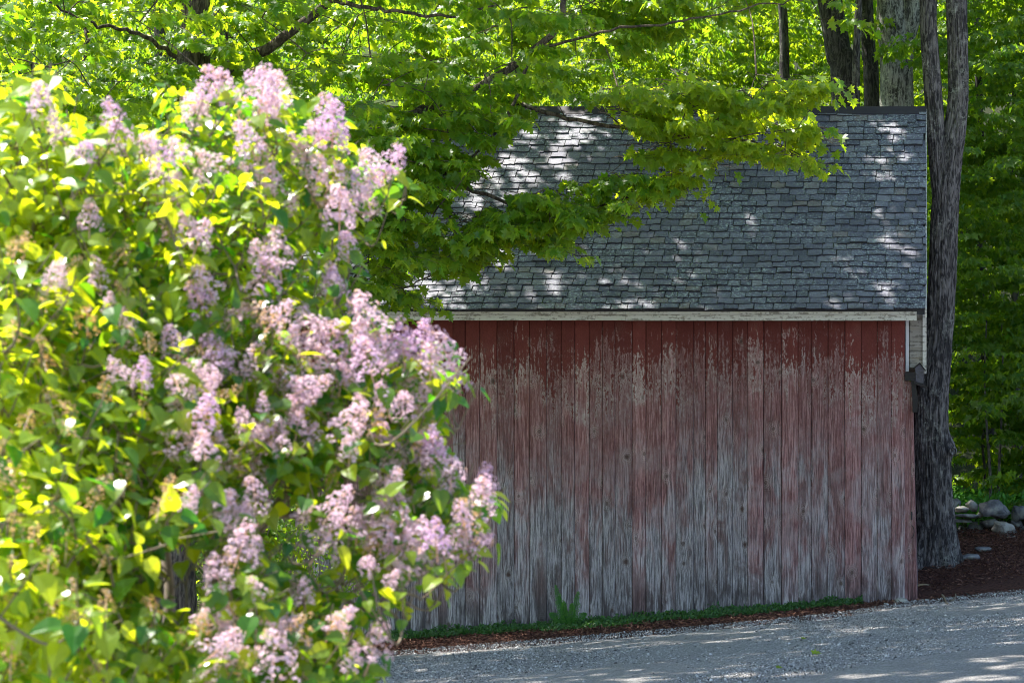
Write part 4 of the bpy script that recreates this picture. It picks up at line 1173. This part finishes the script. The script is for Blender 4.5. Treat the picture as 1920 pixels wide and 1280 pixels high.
stems = Acc()
main = []
for tgt in ([(60, 300), (90, 700)], [(520, 180), (330, 800)], [(640, 260), (420, 760)], [(730, 320), (450, 700)], [(860, 660), (640, 850), (450, 915), (355, 1000), (262, 1100)], [(930, 920), (700, 930), (480, 1010)], [(250, 260), (200, 700)],
            [(380, 330), (260, 760)], [(600, 560), (430, 900)], [(700, 1140), (520, 1200)], [(-40, 500), (40, 900)], [(690, 1220), (560, 1290)], [(150, 500), (150, 850)], [(780, 1040), (610, 990), (440, 1060)], [(320, 560), (260, 900)], [(20, 900), (100, 1150)]):
    Yt = lil_depth(tgt[0][0], 0.1, tgt[0][1]) + 0.3
    ctrl = [lb + np.array((rg.normal() * 0.12, rg.normal() * 0.12, 0))]
    for i_, (a, b) in enumerate(tgt[::-1]):
        f = (i_ + 1) / len(tgt); ctrl.append(np.array(P(a, b, 6.2 + (Yt - 6.2) * f)))
    pp = smooth_path(ctrl, 26); pp[1:] += rg.normal(size=(25, 3)) * 0.008
    stems.tube(pp, np.linspace(0.022, 0.005, 26), 7); main.append(pp[6:])
main = np.concatenate(main)

FLOW = [(85, 195), (135, 240), (150, 268), (228, 228), (240, 255), (365, 172), (398, 165), (432, 160), (378, 198), (512, 150), (490, 188), (524, 166), (498, 215), (602, 208), (622, 236), (645, 246), (280, 270), (312, 285), (350, 278), (318, 322), (412, 290),
        (480, 262), (500, 290), (556, 275), (582, 292), (604, 352), (640, 358), (692, 300), (722, 303), (662, 322), (640, 400), (682, 372), (652, 460), (638, 528), (342, 408), (370, 432), (310, 425), (165, 400), (95, 512), (112, 528), (400, 520), (380, 548),
        (490, 545), (522, 485), (240, 580), (228, 620), (330, 635), (410, 670), (442, 664), (482, 690), (560, 600), (600, 640), (632, 652), (690, 588), (712, 602), (664, 640), (722, 650), (762, 652), (792, 632), (850, 650), (800, 690), (832, 712), (860, 700),
        (700, 680), (732, 742), (240, 690), (270, 700), (362, 740), (382, 782), (392, 830), (480, 815), (510, 808), (562, 772), (640, 790), (310, 815), (700, 802), (790, 822), (812, 842), (712, 880), (842, 880), (908, 905), (900, 932), (878, 960), (848, 1002),
        (826, 1008), (762, 1030), (612, 940), (692, 990), (596, 1010), (482, 945), (412, 958), (370, 950), (415, 1082), (690, 1215), (512, 1250), (548, 1200)]
SPENT = [(165, 590), (85, 655), (190, 720), (45, 780), (232, 890), (50, 570), (20, 465), (120, 1010), (20, 1235), (282, 1130), (375, 1180), (432, 1230), (350, 925), (165, 940), (100, 760)]


def panicle_mesh(seed, spent):
    r = np.random.default_rng(seed); a_ = Acc()
    pos, ax_, v_ = [], [], []
    H, Wd = 0.17, 0.058
    nb = 34 if not spent else 20
    for b_ in range(nb):
        f = (b_ + 0.5) / nb; yaw = b_ * 2.4 + r.normal() * 0.3
        rr = Wd * (1 - f) ** 0.6 * r.uniform(0.55, 1.1) + 0.006
        c_ = np.array((math.cos(yaw) * rr, math.sin(yaw) * rr, f * H + r.normal() * 0.006))
        br_ = r.random()
        for w_ in range(7 if not spent else 5):
            o_ = nrm(r.normal(size=3)) * 0.012; pos.append(c_ + o_); ax_.append(nrm(o_ + np.array((math.cos(yaw), math.sin(yaw), 0.3)) * 0.012)); v_.append(np.clip(0.45 * br_ + 0.55 * r.random() + (0.15 if f > 0.75 else 0), 0, 1))
    pos = np.array(pos); ax_ = np.array(ax_); n_ = len(pos)
    ref = nrm(r.normal(size=(n_, 3))); e1 = nrm(np.cross(ax_, ref)); e2 = np.cross(ax_, e1)
    pet = (np.array([(0, 0, 0), (0.38, 0.55, 0.12), (0, 1.0, 0.05), (-0.38, 0.55, 0.12)], float), np.array([(0, 1, 2, 3)]))
    for w_ in range(4):
        c, s = math.cos(w_ * PI / 2), math.sin(w_ * PI / 2)
        scatter(a_, *pet, pos, e1 * c + e2 * s + ax_ * 0.25, ax_, 0.0078 * r.uniform(0.85, 1.2, n_) * (0.9 if spent else 1), np.array(v_))
    a_.tube([(0, 0, -0.05), (0, 0, 0.05), (0.003, 0, H * 0.95)], [0.003, 0.0025, 0.001], 4, v=0.9)
    return a_.mesh('blossom', M_spent if spent else M_petal)

PM = [panicle_mesh(100 + q, False) for q in range(7)]; PS = [panicle_mesh(200 + q, True) for q in range(3)]
fl_pts = []
more = []
while len(more) < 150:
    qx, qy = rg.uniform(180, 900), rg.uniform(170, 1270)
    if rg.random() < 0.5: qx, qy = rg.uniform(330, 900), rg.uniform(600, 1250)
    if qx < 330 and qy > 560: continue
    if inpoly(np.array([qx]), np.array([qy]), LIL)[0] and inpoly(np.array([qx + 15]), np.array([qy - 30]), LIL)[0] and not any(inpoly(np.array([qx]), np.array([qy]), g_)[0] for g_ in LGAP): more.append((qx, qy))
allf = [(f, False) for f in FLOW[:85]] + [(f, True) for f in SPENT] + [(f, False) for f in FLOW[85:]] + [(f, rg.random() < 0.18) for f in more] + [((rg.uniform(-20, 320), rg.uniform(430, 1270)), True) for _ in range(45)]
from mathutils import Euler
rest = Acc()
for q, ((px, py), spent) in enumerate(allf):
    Yq = lil_depth(px, 0.08, py) - (0.42 if q < 100 else 0.36)
    c_ = np.array(P(px + rg.normal() * 4, py + rg.normal() * 4 + 28, Yq))
    me = (PS if spent else PM)[q % (3 if spent else 7)]
    eu = Euler((rg.normal() * 0.45 + 0.15, rg.normal() * 0.45 + 0.25 * (px > 500), rg.uniform(0, 6.28)))
    s_ = rg.uniform(0.42, 0.71) * (0.85 if spent else 1) * (1.15 if px > 480 else 1.0) * (1 if q < 137 else rg.uniform(0.55, 0.85))
    fl_pts.append((c_, Yq))
    if q < 100:
        o = bpy.data.objects.new('blossom', me); COL.objects.link(o)
        o.parent = lilac; o.location = Vector(c_ - lb); o.rotation_euler = eu; o.scale = (s_ * 1.15, s_ * 1.15, s_)
        if spent: o['label'] = 'faded orange brown blossom spike'
    else:
        nv = len(me.vertices); co_ = np.zeros(nv * 3); me.vertices.foreach_get('co', co_)
        va = np.zeros(nv); me.attributes['v'].data.foreach_get('value', va)
        R_ = np.array(eu.to_matrix()); pv = (co_.reshape(-1, 3) * (s_ * 1.15, s_ * 1.15, s_)) @ R_.T + c_
        f4_ = [list(p_.vertices) for p_ in me.polygons if len(p_.vertices) == 4]
        rest.add(pv, f4_, mi=1 if spent else 0, v=va)
tag(rest.build('blossoms', [M_petal, M_spent], lilac), kind='stuff')

lv_p, lv_a, lv_n = [], [], []
bb = np.array(LIL); cnt = 0
shoots = []
while cnt < 1800:
    qx, qy = rg.uniform(-80, 940), rg.uniform(110, 1340)
    A1, A2 = np.array([qx]), np.array([qy])
    if not inpoly(A1, A2, LIL)[0]: continue
    if any(inpoly(A1, A2, g_)[0] for g_ in LGAP) and rg.random() < 0.93: continue
    shoots.append((np.array(P(qx, qy + 20, lil_depth(qx, 0.24, qy) + 0.10)), qx)); cnt += 1
for c_, yq in fl_pts:
    for w_ in range(1): shoots.append((c_ - np.array((0, 0, 0.06)) + rg.normal(size=3) * 0.02, 500))
shoots.sort(key=lambda s_: np.min(np.linalg.norm(main - s_[0], axis=1)))
pool = [main]
for o, qx in shoots:
    allp = np.concatenate(pool); dd = np.linalg.norm(allp - o, axis=1); j = int(np.argmin(dd)); q0 = allp[j]
    up = nrm(nrm(o - q0) * 0.6 + np.array((0.15, -0.1, 0.8)) + rg.normal(size=3) * 0.35)
    L = rg.uniform(0.09, 0.18); base = o - up * L * 0.5
    if dd[j] > 0.05:
        mid = (q0 + base) / 2 + rg.normal(size=3) * 0.06 * dd[j] - np.array((0, 0, 0.08 * dd[j]))
        l2 = smooth_path([q0, mid, base, o + up * L * 0.5], 8)
        stems.tube(l2, np.linspace(min(0.009, 0.003 + 0.008 * dd[j]), 0.0018, 8), 5, cap=False); pool.append(l2[2:6])
    k_ = rg.integers(3, 5); ph = rg.uniform(0, PI)
    e1 = nrm(np.cross(up, rand_unit(1)[0])); e2 = np.cross(up, e1)
    for i_ in range(k_):
        for sg in (0, PI):
            an_ = ph + i_ * PI / 2 + sg
            outw = e1 * math.cos(an_) + e2 * math.sin(an_)
            a = nrm(outw * 1.0 + up * rg.uniform(-0.1, 0.5) + np.array((0, 0, -rg.uniform(0.1, 0.9))))
            p_ = base + up * L * (i_ + 0.5) / k_ + outw * 0.02
            lv_p.append(p_); lv_a.append(a); lv_n.append(up + rg.normal(size=3) * 0.3 + np.array((0, 0, 0.3)))
lv_p = np.array(lv_p); lv_a = np.array(lv_a); lv_n = np.array(lv_n)
px, py = proj(lv_p)
ok = inpoly(px, py, LIL) | (rg.random(len(px)) < 0.35)
for g_ in LGAP: ok &= ~(inpoly(px, py, g_) & (rg.random(len(px)) < 0.8))
lv_p, lv_a, lv_n = lv_p[ok], lv_a[ok], lv_n[ok]; px = px[ok]
print('lilac leaves', len(lv_p))
acc = Acc()
hi_ = rg.random(len(px)) < 0.86 - 0.52 * np.clip(px / 800, 0, 1)  # more bright leaves toward the left: sun on that side put into the colour
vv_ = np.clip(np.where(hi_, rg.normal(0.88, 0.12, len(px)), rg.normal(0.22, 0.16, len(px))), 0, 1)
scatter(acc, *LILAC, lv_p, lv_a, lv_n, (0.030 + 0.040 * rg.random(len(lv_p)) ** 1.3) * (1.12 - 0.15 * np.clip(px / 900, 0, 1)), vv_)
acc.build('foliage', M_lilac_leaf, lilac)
stems.build('stems', M_lstem, lilac, smooth=True)

# ------------------------------------------------------------------ light, sky, camera
el = math.asin(SUN[2]); rot = math.atan2(SUN[0], SUN[1])
w = bpy.data.worlds.new('World'); sc.world = w; w.use_nodes = True
t = w.node_tree
bg = t.nodes['Background'] if 'Background' in t.nodes else t.nodes.new('ShaderNodeBackground')
sky = t.nodes.new('ShaderNodeTexSky'); sky.sky_type = 'NISHITA'; sky.sun_disc = False
sky.dust_density = 1.0; sky.sun_elevation = el; sky.sun_rotation = rot
t.links.new(sky.outputs[0], bg.inputs[0]); bg.inputs[1].default_value = 0.108
sl = bpy.data.lights.new('sun', 'SUN'); sl.energy = 5.0; sl.angle = math.radians(0.7); sl.color = (1.0, 0.94, 0.86)
so = bpy.data.objects.new('sun', sl); COL.objects.link(so)
so.rotation_euler = Vector(SUN).to_track_quat('Z', 'Y').to_euler(); so.location = (-10, 20, 40)

cam = bpy.data.cameras.new('camera'); co = bpy.data.objects.new('camera', cam); COL.objects.link(co)
co.location = (0, 0, ZC); co.rotation_euler = (PI / 2, 0, 0)
cam.sensor_width = 36; cam.lens = F * 36 / 1920
cam.shift_x = (960 - PX) / 1920; cam.shift_y = (PY - 640) / 1920
cam.clip_start = 0.1; cam.clip_end = 500
cam.dof.use_dof = True; cam.dof.focus_distance = 29.5; cam.dof.aperture_fstop = 6.8
sc.camera = co

sc.view_settings.view_transform = 'Standard'; sc.view_settings.look = 'None'
sc.view_settings.exposure = 1.78; sc.view_settings.gamma = 1; sc.view_settings.use_curve_mapping = False
cy = sc.cycles
cy.max_bounces = 8; cy.diffuse_bounces = 4; cy.glossy_bounces = 2; cy.transmission_bounces = 5; cy.transparent_max_bounces = 4
cy.caustics_reflective = False; cy.caustics_refractive = False; cy.sample_clamp_indirect = 6
cy.use_denoising = True; cy.filter_width = 1.0
